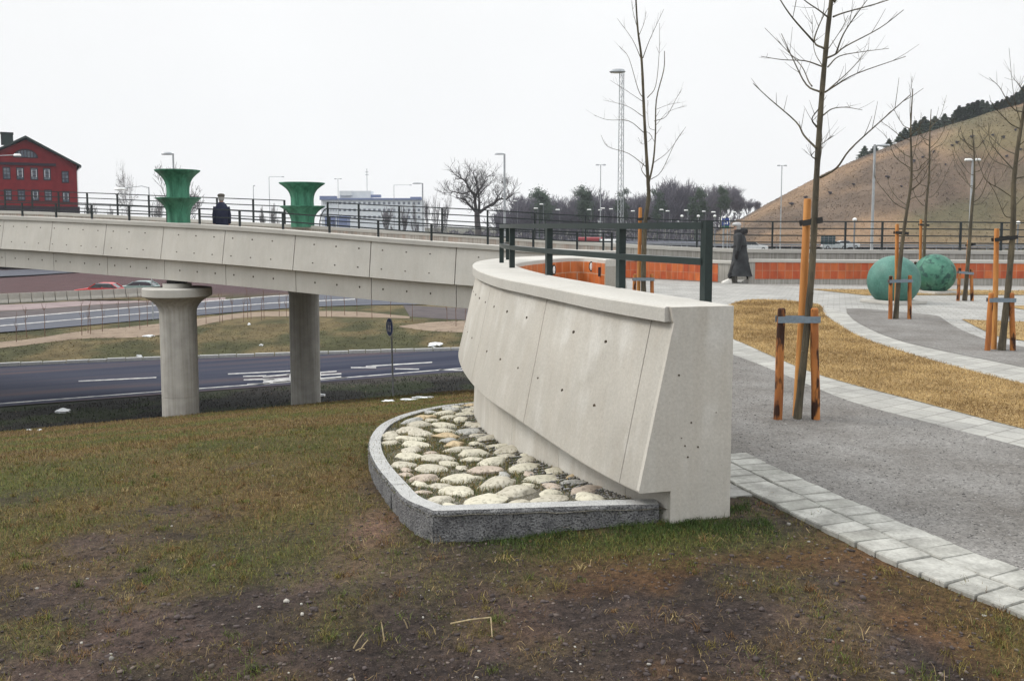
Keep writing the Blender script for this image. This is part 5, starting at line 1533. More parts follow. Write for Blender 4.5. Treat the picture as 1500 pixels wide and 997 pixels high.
for k, (x, c) in enumerate(((205,(.03,.03,.05)),(232,(.05,.05,.06)),(300,(.30,.31,.33)),(312,(.04,.05,.08)))):
    car(('dark parked car far behind the bridge, right of the birch','dark parked car far behind the bridge, close by the nearer vase','pale parked car far behind the bridge railing left of the man','dark blue parked car far behind the bridge railing beside the man')[k], on(x,320,150,.35), R(2), paint('parked_paint_%s' % ('black','charcoal','silvery','blue')[k], c), group='cars parked far behind the bridge')
# level ground they stand on behind the bridge
mb = MB(); mb.prism([(-75,140),(-25,138),(-20,175),(-85,180)], -6, .35)
struct(mb, 'car_park', MT['asphalt2'], 'raised car park far behind the bridge', 'car park')

# concrete barrier segments
for k in range(17):
    x0, x1 = -40+k*17.2, -40+(k+1)*17.2
    def bd(x): return lerp(85.0, 90.5, x/230)
    def by(x): return lerp(444.5, 433.0, x/230)
    a = G(x0, by(x0), -4.85); b = G(x1, by(x1), -4.85); t_ = (b-a).normalized(); s_ = Vector((t_.y,-t_.x,0))
    mb = MB(); prof = [(.30,0),(.30,.10),(.16,.32),(.10,.82),(-.10,.82),(-.16,.32),(-.30,.10),(-.30,0)]
    mb.sweep([[a+t_*.03+s_*u+Vector((0,0,z)) for u, z in prof],[b-t_*.03+s_*u+Vector((0,0,z)) for u, z in prof]])
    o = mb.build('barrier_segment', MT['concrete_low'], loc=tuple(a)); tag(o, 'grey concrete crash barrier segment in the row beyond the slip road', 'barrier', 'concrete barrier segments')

# guard rail by the motorway
gr = thing('guard_rail', 'long steel guard rail along the far motorway below the hill', 'guard rail', (60,160,-2.4))
mb = MB(); a = P(700,345,175); b = P(1600,349,150); a.z = -1.6; b.z = -1.6; mb.bar(a, b, .08, .35); mb.build('rail', MT['steel_dark'], gr)
n = 40
for k in range(n+1):
    p = a.lerp(b, k/n); mb = MB(); mb.box((p.x, p.y+.08, p.z-.45), (.10,.10,1.0)); mb.build('post', MT['steel_dark'], gr)

# ------------------------------------------------------------------ red house
MT['red_wall'] = pm('red_plaster', (.150,.009,.012), (.195,.014,.016), .8, rough=.9)
MT['roof_dark'] = pm('dark_green_roof', (.016,.028,.026), (.026,.042,.038), .8, rough=.7)
MT['dark_trim'] = flat('dark_trim', (.022,.012,.020), .8)
MT['pane'] = pm('window_pane', (.05,.065,.09), (.16,.18,.20), 1.2, rough=.2)
MT['curtain'] = flat('curtain', (.45,.46,.47), .9)
def red_house():
    d = 140.0; k = d/FPX
    cx_ = (45-750)*k; gz0 = -4.5
    t = thing('red_house', 'large red two-storey house with dark gabled roof at the far left', 'building', (cx_, d, gz0))
    def zz(y): return EYE+(HOR-y)*k
    hw = 75*k; ze = zz(240); zr = zz(204); dep = 22
    wl = MB(); wl.prism([(cx_-hw,d),(cx_+hw,d),(cx_+hw,d+dep),(cx_-hw,d+dep)], gz0, ze)
    wl.add([(cx_-hw,d,ze),(cx_+hw,d,ze),(cx_,d,zr-.25),(cx_-hw,d+dep,ze),(cx_+hw,d+dep,ze),(cx_,d+dep,zr-.25)], [(0,1,2),(5,4,3)])
    w_ = wl.build('wall', MT['red_wall'], t)
    # projecting centre bay and its cornice
    bay0, bay1 = (-20-750)*k, (87-750)*k
    b = MB(); b.box(((bay0+bay1)/2, d-.12, (zz(243)+gz0)/2), (bay1-bay0, .24, zz(243)-gz0)); b.build('centre_bay', MT['red_wall'], t)
    b = MB(); b.box(((bay0+bay1)/2, d-.22, zz(241.5)), (bay1-bay0+.3, .46, .40)); b.build('cornice', MT['dark_trim'], t)
    b = MB(); b.box((cx_, d-.20, zz(308)), (2*hw+.5, .5, 1.2)); b.build('plinth', MT['dark_trim'], t)
    # roof slabs with overhang
    r = MB(); ov = .8
    for s in (-1, 1):
        x1 = cx_+s*(hw+.75); z1 = ze-.45
        q = [(x1, d-ov, z1), (cx_, d-ov, zr), (cx_, d+dep+ov, zr), (x1, d+dep+ov, z1)]
        r.add([(*p[:2], p[2]) for p in q]+[(p[0], p[1], p[2]+.32) for p in q], [(0,1,2,3),(4,5,6,7),(0,1,5,4),(1,2,6,5),(2,3,7,6),(3,0,4,7)])
    rf = r.build('roof', MT['roof_dark'], t)
    c = MB(); c.box(((18-750)*k+0, d+2.2, zz(205)), (18*k, 1.4, 17*k)); c.box(((18-750)*k, d+2.2, zz(196.8)), (19.5*k, 1.6, .25)); c.build('chimney', MT['roof_dark'], rf)
    dp = MB(); xx = cx_+hw+.06; dp.tube([(xx+.5,d-.3,ze-.35),(xx+.3,d-.15,ze-.7),(xx,d-.12,ze-1.1),(xx,d-.12,gz0)], .08, 6); dp.build('drainpipe', MT['white'], t)
    rs = random.Random(2)
    def window(px, y0, y1, wpx, off):
        f = MB(); x = (px-750)*k; z0, z1 = zz(y1), zz(y0); w2 = wpx*k
        f.box((x, d-off-.03, (z0+z1)/2), (w2+.22, .10, z1-z0+.22)); fr = f.build('window', MT['dark_trim'], t)
        p = MB()
        for s in (-1, 1):
            for q in range(3):
                hh = (z1-z0)/3; p.box((x+s*w2*.245, d-off-.09, z0+hh*(q+.5)), (w2*.43, .03, hh-.10))
        p.build('pane', MT['pane'], fr)
        if rs.random() < .7:
            cu = MB()
            for s in (-1, 1): cu.box((x+s*w2*.36, d-off-.112, lerp(z0,z1,.55)), (w2*.12, .012, (z1-z0)*rs.uniform(.5,.8)))
            cu.build('curtain', MT['curtain'], fr)
    for px in (15.5,35,55.5,74.6): window(px, 247.5, 263.5, 9.2, .24); window(px+.5, 279, 293.5, 9.2, .24)
    window(102, 251, 266.5, 9.0, 0); window(102, 280.5, 295.5, 9.0, 0)
    window(-5, 247, 263, 9.2, .24); window(-5, 279, 293.5, 9.2, .24)
    # half-round gable window
    f = MB(); xc = (44-750)*k; z0 = zz(232.5); rx, rz_ = 17*k, 11.5*k; n = 20
    def arc_(rx, rz_, y): return [(xc+rx*math.cos(a), y, z0+rz_*math.sin(a)) for a in [math.pi*q/n for q in range(n+1)]]
    A_ = arc_(rx+.15, rz_+.15, d-.10); B_ = arc_(rx+.15, rz_+.15, d+.05)
    f.add(A_+B_, [tuple(range(n+1)), tuple(range(2*n+1, n, -1))]+[(q, q+1, n+2+q, n+1+q) for q in range(n)]+[(0,n,2*n+1,n+1)])
    fr = f.build('gable_window', MT['dark_trim'], t)
    p = MB()
    for q in range(7):
        xa, xb = xc-rx*.95+rx*1.9*q/7+.06, xc-rx*.95+rx*1.9*(q+1)/7-.06
        za = rz_*.92*math.sqrt(max(0, 1-((xa-xc)/rx)**2)); zb_ = rz_*.92*math.sqrt(max(0, 1-((xb-xc)/rx)**2))
        p.add([(xa,d-.12,z0+.1),(xb,d-.12,z0+.1),(xb,d-.12,z0+max(.15,zb_)),(xa,d-.12,z0+max(.15,za))], [(0,1,2,3)])
    p.build('pane', MT['pane'], fr)
    t.rotation_euler = (0, 0, R(29)); t.scale = (.87, 1, 1)
red_house()

# ------------------------------------------------------------------ white hotel
MT['hotel'] = pm('hotel_white', (.62,.66,.70), (.70,.73,.76), .3, rough=.8)
MT['hotel_blue'] = flat('hotel_blue', (.15,.19,.33), .7)
MT['hotel_win'] = flat('hotel_window', (.16,.18,.22), .4)
def hotel():
    d = 400.0; k = d/FPX; gz0 = -3.5
    def zz(y): return EYE+(HOR-y)*k
    def xx(x): return (x-750)*k
    t = thing('white_building', 'long white four-storey block with blue roof edge far beyond the bridge', 'building', (xx(545), d, gz0))
    w_ = MB(); w_.prism([(xx(472),d),(xx(618),d),(xx(618),d+14),(xx(472),d+14)], gz0, zz(293)); w_.build('wall', MT['hotel'], t)
    b = MB(); b.box((xx(545), d-.2, zz(292)), (150*k, 1.0, 2.6*k)); b.build('roof_edge', MT['hotel_blue'], t)
    b = MB(); b.box((xx(521), d+5, zz(286)), (46*k, 8, 12*k)); b.box((xx(508), d+4, zz(283.5)), (18*k, 8, 7*k)); b.build('penthouse', MT['hotel'], t)
    b = MB(); b.box((xx(609.5), d+2, zz(290.3)), (16*k, 3, 3.2*k)); b.box((xx(551), d+2, zz(287.5)), (14*k, 3, 4*k)); b.box((xx(482), d+1, zz(290)), (24*k, 3, 5*k)); b.build('blue_rail', MT['hotel_blue'], t)
    b = MB(); b.tube([(xx(536.5), d+5, zz(281)), (xx(536.5), d+5, zz(247))], .16, 5)
    for y in (252, 256): b.tube([(xx(534), d+5, zz(y)), (xx(539), d+5, zz(y))], .14, 5)
    b.build('antenna', MT['steel'], t)
    for row, y in enumerate((297.8, 307.8, 318)):
        for q in range(17):
            x = 499+q*7.2
            m = MB(); m.box((xx(x), d-.08, zz(y)), (3.6*k, .16, 3.6*k)); m.build('window', MT['hotel_win'], t)
        for q in range(9):
            m = MB(); m.box((xx(476+q*2.3), d-.08, zz(y)), (.7*k, .16, 4.2*k)); m.build('window', MT['hotel_win'], t)
    for x, w2, lb in ((485,11,'blue flat-roofed shed in front of the white block, the smaller one'),(504,15,'blue flat-roofed shed in front of the white block, the wider one')):
        m = MB(); m.box((xx(x)*.8, d*.8, zz(329)), (w2*k*.8, 6, 7*k*.8+4))
        m.box((xx(x)*.8, d*.8-.2, zz(326)+.3), (w2*k*.82, 6.2, .4))
        o = m.build('blue_shed', MT['hotel_blue'], loc=(xx(x)*.8, d*.8, gz0)); tag(o, lb, 'shed')
hotel()

# ------------------------------------------------------------------ bare trees in the distance
def bare_mesh(mb, rnd, base, H, trunk_r, spread, levels, forks, seg=4, minr=.012, first=.28, droop=0.0, upb=.25, narrow=1.0):
    """recursive limbs of a leafless tree"""
    def limb(p, d, L_, r, lev):
        n = 3; pts = [p]; q = p; dd = d
        for k in range(n):
            dd = (dd + Vector((rnd.uniform(-.22,.22), rnd.uniform(-.22,.22), rnd.uniform(-.10,.16)-droop*(lev > 1)))).normalized()
            q = q + dd*(L_/n); pts.append(q)
        mb.tube(pts, [r, r*.88, r*.75, r*.62], seg if lev < 2 else 3, cap=False)
        if lev >= levels: return
        m = forks[min(lev, len(forks)-1)]
        for j in range(m):
            k = rnd.choice((1,2,2,3,3)) if j < m-1 else 3
            a = rnd.uniform(0, 6.28); s = Vector((math.cos(a), math.sin(a), 0))
            nd = (dd*rnd.uniform(.7,1.1) + s*spread*rnd.uniform(.6,1.25)*narrow + Vector((0,0,upb))).normalized()
            limb(pts[k], nd, L_*rnd.uniform(.58,.82), max(minr, r*rnd.uniform(.42,.62)), lev+1)
    limb(Vector(base), Vector((0,0,1)), H*first, trunk_r, 0)
def bare_tree(name, label, px, ybase, d, Hpx, mat, seed, grp=None, trunk_r=None, gzv=None, width=None, levels=4, forks=(5,4,4,3), **kw):
    k = d/FPX; p = P(px, ybase, d); g = gzv if gzv is not None else min(p.z, gz(p)+.1); H = p.z-g+Hpx*k
    rnd = random.Random(seed); mb = MB()
    spread = kw.pop('spread', .8)
    bare_mesh(mb, rnd, (0,0,0), H, trunk_r or H*.022, spread, levels, forks, minr=max(.010, d*.00024), **kw)
    zs = max(v[2] for v in mb.v); xs = max(abs(v[0]) for v in mb.v)
    sx_ = (width*k/2/xs) if width else H/zs
    mb.v = [(p.x+v[0]*sx_, p.y+v[1]*sx_, g+v[2]*H/zs) for v in mb.v]
    o = mb.build(name, mat, loc=(p.x, p.y, g), flip=True)
    return tag(o, label, 'tree', grp)
MT['oak_bark'] = pm('oak_bark', (.060,.054,.056), (.095,.086,.086), 1, rough=.95)
def oak():
    d = 150.0; rnd = random.Random(40); mb = MB(); k = d/FPX
    def z7(*p): return [(640+x/6.25, 220+y/6.25) for x, y in p]
    base = P(700, 345, d); base.z = -4
    mb.tube([base, P(700.5, 332, d), P(699, 318, d), P(698.5, 304, d)], [.75,.62,.55,.52], 10)
    def tw(p, dd, L_, r, lev):
        pts = [p]; q = p
        for j in range(3):
            dd = (dd+Vector((rnd.uniform(-.35,.35), rnd.uniform(-.35,.35), rnd.uniform(-.15,.3)))).normalized(); q = q+dd*L_/3; pts.append(q)
        mb.tube(pts, [r, r*.85, r*.7, r*.5], 4, cap=False)
        if lev <= 0: return
        for j in range(4 if lev > 1 else 3):
            a = Vector((rnd.uniform(-1,1), rnd.uniform(-1,1), rnd.uniform(-.35,1))).normalized()
            tw(pts[rnd.choice((1,2,3,3))], (dd*.75+a*.9).normalized(), L_*rnd.uniform(.6,.9), max(.026, r*.55), lev-1)
    for pts, r, dz in ((z7((365,530),(320,480),(265,430),(240,395),(150,370)),.30,2), (z7((360,520),(345,420),(340,350),(290,290),(240,200),(180,170)),.36,-2), (z7((345,360),(380,300),(430,240),(460,160)),.22,3), (z7((385,525),(390,430),(385,350),(370,260),(340,150)),.28,-3), (z7((390,525),(450,480),(540,430),(610,385),(680,385),(750,330)),.32,0), (z7((300,300),(210,330),(110,310),(85,340)),.16,3), (z7((400,330),(450,270),(490,250)),.14,-3), (z7((540,430),(600,340),(650,280),(660,240)),.12,2)):
        n = len(pts); c = crom([P(x, y, d+dz*q/(n-1)) for q, (x, y) in enumerate(pts)], 4); m = len(c)
        mb.tube(c, [lerp(r, r*.35, q/(m-1)) for q in range(m)], 6)
        for q in range(3, m, 1):
            for _ in range(1 if q % 3 else 2):
                t_ = (c[min(m-1,q)]-c[q-1]).normalized(); a = Vector((rnd.uniform(-1,1), rnd.uniform(-1,1), rnd.uniform(-.3,1))).normalized()
                tw(c[q], (t_*.6+a).normalized(), rnd.uniform(1.1,2.0)*(1.25 if q == m-1 else 1), max(.03, r*.25), 2)
    mb.v = [(base.x+(v[0]-base.x)*.86, v[1], base.z+(v[2]-base.z)*.90) for v in mb.v]
    o = mb.build('oak_tree', MT['oak_bark'], loc=tuple(base), flip=True); tag(o, 'large spreading bare oak standing alone right of the white block', 'tree')
oak()
bare_tree('birch_tree', 'slender pale birch between the red house and the nearer vase', 190, 322, 150, 88, MT['birch'], 16, width=34, levels=5, forks=(8,4,3,3), trunk_r=.16, first=.55, spread=.7, droop=.10, upb=.1)
bare_tree('bare_tree', 'round bare tree behind the nearer green vase', 262, 322, 150, 86, MT['birch'], 17, width=74, levels=5, forks=(5,4,4,3), trunk_r=.2, first=.25, spread=.9)
for k, (x, h, w_, s) in enumerate(((98,48,26,41),(134,32,22,42),(235,42,30,43),(388,26,18,44),(404,30,16,45),(160,28,24,46),(640,46,20,47),(655,42,18,48),(628,40,18,49),(610,36,18,50),(568,26,20,51),(590,28,24,52))):
    bare_tree('bare_tree', 'small bare tree or shrub far off behind the bridge railing', x, 326, 230, h, MT['birch'] if k < 6 else MT['bark_far'], s, 'small bare trees behind the bridge', width=w_, levels=4, forks=(6,5,4), trunk_r=.13, first=.3, spread=.7)
# the wood: a few trees built once, then copied
protos = []
def wood_proto(seed, narrow, H=16, lv=5, fk=(6,5,4,3)):
    mb = MB(); bare_mesh(mb, random.Random(seed), (0,0,0), H, .24, .62*narrow, lv, fk, minr=.040, first=.30, upb=.34)
    zs = max(v[2] for v in mb.v); mb.v = [(v[0], v[1], v[2]*H/zs) for v in mb.v]
    return mb
def pine_crown(mb, rnd, base, H, w, lo=.42, n=900, size=.5, cone=False):
    base = Vector(base); cl = []
    for _ in range(16 if not cone else 1):
        z = rnd.uniform(lo, 1)*H; r = w*(1-(z/H-lo)/(1-lo)*.55)*rnd.uniform(.2,.8); a = rnd.uniform(0,6.28)
        cl.append((Vector((r*math.cos(a), r*math.sin(a), z)), rnd.uniform(.28,.5)*w))
    vs = []; fs = []
    for q in range(n):
        if cone:
            f = rnd.random()**.7; z = lerp(lo*H, H, 1-f); rr = w*(f*.95+.03)*math.sqrt(rnd.random())*(1+.3*math.sin(z*9/H*3+rnd.random())); a = rnd.uniform(0,6.28)
            p = Vector((rr*math.cos(a), rr*math.sin(a), z-rr*.15))
        else:
            c, r = cl[q % len(cl)]; v = Vector((rnd.gauss(0,1), rnd.gauss(0,1), rnd.gauss(0,.7))).normalized()
            p = c + v*r*rnd.random()**.4
        a = Vector((rnd.uniform(-1,1), rnd.uniform(-1,1), rnd.uniform(-.5,.7))).normalized()*size*rnd.uniform(.5,1.1)
        b = a.orthogonal().normalized()*size*.32
        i = len(vs); vs += [base+p-a*.4-b, base+p-a*.4+b, base+p+a]; fs.append((i,i+1,i+2))
    mb.add(vs, fs)
wood_objs = []
for s, nw in ((101,.8),(102,1.0),(103,.65),(104,1.15),(105,.9)):
    mb = wood_proto(s, nw); o = mb.build('wood_tree', MT['twig'], loc=(0,0,0), flip=True); wood_objs.append(o)
pine_objs = []
for s in (111,112):
    mb = MB(); rn = random.Random(s); mb.tube([(0,0,0),(.1,.05,6),(.3,0,10),(.2,.1,13.5)], [.25,.2,.14,.06], 6)
    for q in range(13):
        z = rn.uniform(6.5, 14.2); a = rn.uniform(0,6.28); rr = rn.uniform(.3, 3.0)*(1-(z-6.5)/14); e_ = Vector((rr*math.cos(a), rr*math.sin(a), z+.3*rr))
        mb.tube([(.2,0,z-.5), e_*.5+Vector((.1,0,(z-.4)*.5)), e_], [.09,.07,.04], 4)
        for w2 in range(150):
            v = Vector((rn.gauss(0,.75), rn.gauss(0,.75), rn.gauss(0,.42))); p = e_+v
            b_ = Vector((rn.uniform(-1,1), rn.uniform(-1,1), rn.uniform(-.2,.9))).normalized()*rn.uniform(.3,.6); c_ = b_.orthogonal().normalized()*.14
            mb.add([p-c_, p+c_, p+b_], [(0,1,2)])
    o = mb.build('pine_tree', MT['needle'], loc=(0,0,0), flip=True); pine_objs.append(o)
skyline = [(728,312),(745,300),(765,288),(780,280),(800,285),(830,297),(850,282),(870,275),(890,290),(912,285),(930,283),(950,285),(970,287),(985,262),(1000,258),(1012,268),(1025,282),(1040,280),(1055,268),(1070,274),(1085,285),(1100,292),(1115,297),(1140,306)]
SKX = [a for a, b in skyline]; SKY_ = [b for a, b in skyline]
rw = random.Random(77); used = set()
def put(o, x, d, top_y, label, grp, sx=1.0):
    k = d/FPX; p = P(x, 332, d); g = gz(p)-.2; H = EYE+(HOR-top_y)*k-g
    if id(o) in used: c = o.copy(); C.objects.link(c)
    else: c = o; used.add(id(o))
    h0 = max(v.co.z for v in o.data.vertices[:]) if 'h0' not in o else o['h0']
    s = H/h0; c.location = (p.x, p.y, g); c.scale = (s*sx, s*sx, s); c.rotation_euler = (0,0,rw.uniform(0,6.28))
    tag(c, label, 'tree', grp); return c
for o in wood_objs+pine_objs:
    h_ = max(v.co.z for v in o.data.vertices)
    o['h0'] = h_
for row, (d, dy, n) in enumerate(((250,4,42),(285,7,40),(325,5,40))):
    for q in range(n):
        x = 728+(1150-728)*(q+rw.uniform(.1,.9))/n
        y = float(np.interp(x, SKX, SKY_)) + dy*rw.uniform(-1.2,1.0) + (0 if rw.random() < .6 else 5)
        put(rw.choice(wood_objs), x, d+rw.uniform(-12,12), y, 'bare greyish tree in the dark wood beyond the railing', 'bare trees of the distant wood', rw.uniform(.8,1.25))
for x, y, sx2 in ((790,270,.9),(798,276,.8),(854,267,.75),(861,275,.7),(912,273,.6),(963,274,.6),(1024,270,.7),(1018,281,.7),(1055,268,.7),(1063,276,.65)):
    put(rw.choice(pine_objs), x, 236+rw.uniform(-5,5), y, 'dark green pine rising among the bare trees of the wood', 'pines of the distant wood', sx2)
for o in wood_objs+pine_objs: del o['h0']
for o in list(C.objects):
    if 'h0' in o: del o['h0']
# low scrub under the wood, one mass
mb = MB(); rn = random.Random(5); vs = []; fs = []
for q in range(9000):
    x = rn.uniform(640, 1150); d = rn.uniform(225, 330); p = P(x, 332, d); g = -3.2 if x < 1040 else -2.4
    hmax = (6.8 if x > 735 else 3.6)*(.6+.4*math.sin(x*.13)**2); z = g+hmax*rn.random()**1.2
    a = Vector((rn.uniform(-1,1), rn.uniform(-.3,.3), rn.uniform(.1,1))).normalized()*rn.uniform(.5,1.3); b = Vector((.16,0,.05))
    c = Vector((p.x, p.y, z)); i = len(vs); vs += [c-b, c+b, c+a]; fs.append((i,i+1,i+2))
mb.add(vs, fs); o = mb.build('undergrowth', MT['twig'], flip=True); tag(o, 'dark twiggy undergrowth of the distant wood', 'undergrowth', kind='stuff')

# ------------------------------------------------------------------ conifers along the hill crest
con = []
for s in (121,122,123):
    mb = MB(); rn = random.Random(s); mb.tube([(0,0,0),(0,0,1),(0,0,3.2)], [.10,.08,.02], 5); pine_crown(mb, rn, (0,0,0), 4.6, 1.7, .04, 1500, .42, True)
    o = mb.build('conifer', MT['needle'], loc=(0,0,0), flip=True); con.append(o)
rc = random.Random(6)
crest = [(1266,235,24),(1281,229,17),(1302,221,17),(1318,209,16),(1325,207,20),(1332,205,18),(1340,202,26),(1347,200,24),(1353,198,28),(1359,197,22),(1369,193,24),(1383,187,22),(1398,182,20),(1404,180,26),(1410,178,26),(1417,176,28),(1424,174,28),(1431,171,30),(1438,168,28),(1445,166,26),(1453,163,22),(1460,161,26),(1467,158,26),(1474,155,28),(1481,152,26),(1488,149,28),(1495,145,34),(1503,142,40),(1512,139,36),(1522,136,34),(1535,131,30)]
cu = set()
for x, y, h in crest:
    y = y + 17*smooth01(1380, 1500, x)
    o = rc.choice(con)
    if o.name in cu: c = o.copy(); C.objects.link(c)
    else: c = o; cu.add(o.name)
    d = HRD-2+rc.uniform(-2,3); k = d/FPX; p = P(x, y, d); g = gz(p)-.15
    s = max(.5, (EYE+(HOR-(y-h))*k-g)/4.9); s = min(s, h*k/4.4*1.25)
    c.location = (p.x, p.y, g); c.scale = (s*rc.uniform(1.3,1.9),)*2+(s*rc.uniform(.8,1.0),); c.rotation_euler = (0,0,rc.uniform(0,6.28))
    tag(c, {1266:'lowest single conifer on the left of the hill crest', 1302:'small lone conifer third along the hill crest from the left'}.get(x, 'dark conifer in the row along the hill crest'), 'tree', None if x in (1266,1302) else 'conifers on the hill crest')

# leafless shrubs on the hillside
rb = random.Random(19); sh0 = []
for sd in (131,132):
    mb = MB(); bare_mesh(mb, random.Random(sd), (0,0,0), 3.2, .07, .95, 4, (6,5,4), minr=.035, first=.12, upb=.2)
    sh0.append(mb.build('hill_shrub', MT['twig'], loc=(0,0,0), flip=True))
fresh = set()
for x, y in ((1338,238),(1352,232),(1368,226),(1395,215),(1402,212),(1412,207),(1425,204),(1440,210),(1455,200),(1470,205),(1488,193),(1180,292),(1215,285),(1300,262),(1320,275),(1385,243),(1475,232),(1495,222),(1160,301),(1250,272)):
    d = 170.0
    for _ in range(300):
        p = P(x, y, d)
        if p.z <= gz(p): break
        d += .4
    o = rb.choice(sh0)
    if o.name in fresh: c = o.copy(); C.objects.link(c)
    else: c = o; fresh.add(o.name)
    s_ = rb.uniform(.5, 1.0); c.location = (p.x, p.y, gz(p)-.1); c.scale = (s_*1.4, s_*1.4, s_); c.rotation_euler = (0,0,rb.uniform(0,6.28))
    tag(c, 'low leafless shrub on the brown hillside', 'shrub', 'shrubs on the hillside')
# ------------------------------------------------------------------ saplings along the sandy strip
MT['sapling'] = flat('reddish_sapling', (.15,.085,.06), .9)
rs = random.Random(15)
for x in (24,39,66,120,129,133,150,174,190,205,216,302,322,326,340,357,363,368,383,387,409,420,478,486,505,523,545,572,604,655,668,682):
    yb = float(np.interp(x, [0,115,230,300,430,600,700], [498,487,478,471,461,466,476]))+rs.uniform(-2,5)
    b = G(x, yb, -4.84); h = rs.uniform(1.4, 2.3); mb = MB()
    lean = Vector((rs.uniform(-.06,.06), 0, 0))
    mb.tube([b, b+Vector((0,0,h*.5))+lean*.5, b+Vector((0,0,h))+lean], [.022,.016,.008], 5)
    for q in range(5):
        z = h*rs.uniform(.35,.95); a = rs.uniform(0,6.28); p = b+Vector((0,0,z))+lean*(z/h)
        mb.tube([p, p+Vector((math.cos(a)*.10, math.sin(a)*.10, .22)), p+Vector((math.cos(a)*.13, math.sin(a)*.13, .42))], [.010,.008,.005], 4)
    o = mb.build('sapling', MT['sapling'], loc=tuple(b)); tag(o, 'thin reddish leafless sapling on the sandy strip below the bridge', 'sapling', 'saplings on the sandy strip')

# ------------------------------------------------------------------ litter on the slope
MT['snow'] = pm('old_snow', (.66,.68,.70), (.78,.79,.80), 5, rough=.8, bmp=.3)
def lump(name, label, cat, px, py, d, r, sc, mat, rough=.5, seed=1):
    p = P(px, py, d); z = gz(p); mb = MB(); mb.ico((p.x,p.y,z+r*sc[2]*.4), r, 3, sc, rough, seed)
    o = mb.build(name, mat, loc=(p.x,p.y,z), smooth=True); return tag(o, label, cat)
def at_ground(px, py):
    d = 2.4
    for _ in range(6000):
        p = P(px, py, d)
        if p.z <= gz(p): return d
        d += .012*max(1, d/6)
    return d
for (lb, nm, ct, px, py, r, sc) in (('dirty white crumpled plastic sheet in the dark ditch at the left','plastic_sheet','plastic sheet',93,604,.36,(1.1,.6,.35)),
    ('small white scrap on the lawn edge at the far left','scrap','scrap',43,630,.09,(1.2,.6,.35)), ('small white scrap next to the far left one, the rounder','scrap','scrap',59,630,.06,(1,.8,.5)),
    ('white broken slab lying on the near road verge beyond the sign','broken_slab','slab',636,508,.55,(1,.55,.4)), ('white scrap at the foot of the path sign','scrap','scrap',569,588.5,.12,(1.6,.6,.4)),
    ('flat white scrap right of the path sign foot','scrap','scrap',601,586,.14,(1.9,.5,.25)), ('pale tilted scrap on the lawn crest farthest right of the sign','scrap','scrap',622,583,.16,(1.8,.5,.25)),
    ('white stone on the grass bank left of the nearer pillar','stone','stone',204,523,.16,(1,.7,.7)), ('flat white stone high on the grass bank left of the nearer pillar','stone','stone',219,493,.30,(1.4,.6,.35)),
    ('small white stone on the grass bank between the pillars, upper one','stone','stone',365,476,.14,(1,.8,.7)), ('small white stone on the grass bank between the pillars, lower one','stone','stone',383,507,.14,(1,.8,.7)),
    ('white scrap leaning on the right side of the shaded pillar','scrap','scrap',471,580,.15,(1.2,.5,.5))):
    d = at_ground(px, py) ; lump(nm, lb, ct, px, py, d, r*.75, sc, MT['snow'], .9, px)
# broken straws in the foreground
MT['straw'] = pm('dry_straw', (.24,.18,.10), (.36,.29,.17), 20, rough=.8)
def straw(label, pts, r, group=None):
    w_ = []
    for (x, y, h) in pts:
        d = at_ground(x, y+h*260/3.6); p = P(x, y, d); w_.append(p)
    mb = MB(); mb.tube(w_, [r]*len(w_), 5); o = mb.build('straw', MT['straw'], loc=tuple(w_[0])); return tag(o, label, 'straw', group)
def on_g(x, y, dz=.006):
    d = at_ground(x, y); p = P(x, y, d); p.z = gz(p)+dz; return p
a, b, c = on_g(660,920,.02), on_g(719,919,.045), on_g(721,937,.01)
mb = MB(); mb.tube([a, a.lerp(b,.5)+Vector((0,0,.004)), b], [.0038,.0034,.003], 6); mb.tube([b, c], [.003,.0022], 5); o = mb.build('straw', MT['straw'], loc=tuple(a)); tag(o, 'long bent pale straw lying alone in the middle of the bare soil', 'straw')
for lb, p, q in (('pale straw slanting up left of the pair on the soil', (518,952,.0),(543,921,.05)), ('pale upright straw among broken stems on the soil', (563,942,.0),(556,909,.07)), ('short pale straw crossing at the foot of broken stems', (521,958,.01),(543,956,.01)), ('thin pale straw leaning at the broken stems', (527,957,.0),(548,940,.04)), ('short pale straw right of the broken stems', (597,922,.0),(588,910,.03))):
    u, v = on_g(p[0],p[1],p[2]+.006), on_g(p[0]+(q[0]-p[0])*.6,p[1]-abs(q[1]-p[1])*.15,q[2]+.01)
    mb = MB(); mb.tube([u, u.lerp(v,.5)+Vector((0,0,.004)), v], [.0032,.0028,.0024], 5); o = mb.build('straw', MT['straw'], loc=tuple(u)); tag(o, lb, 'straw')

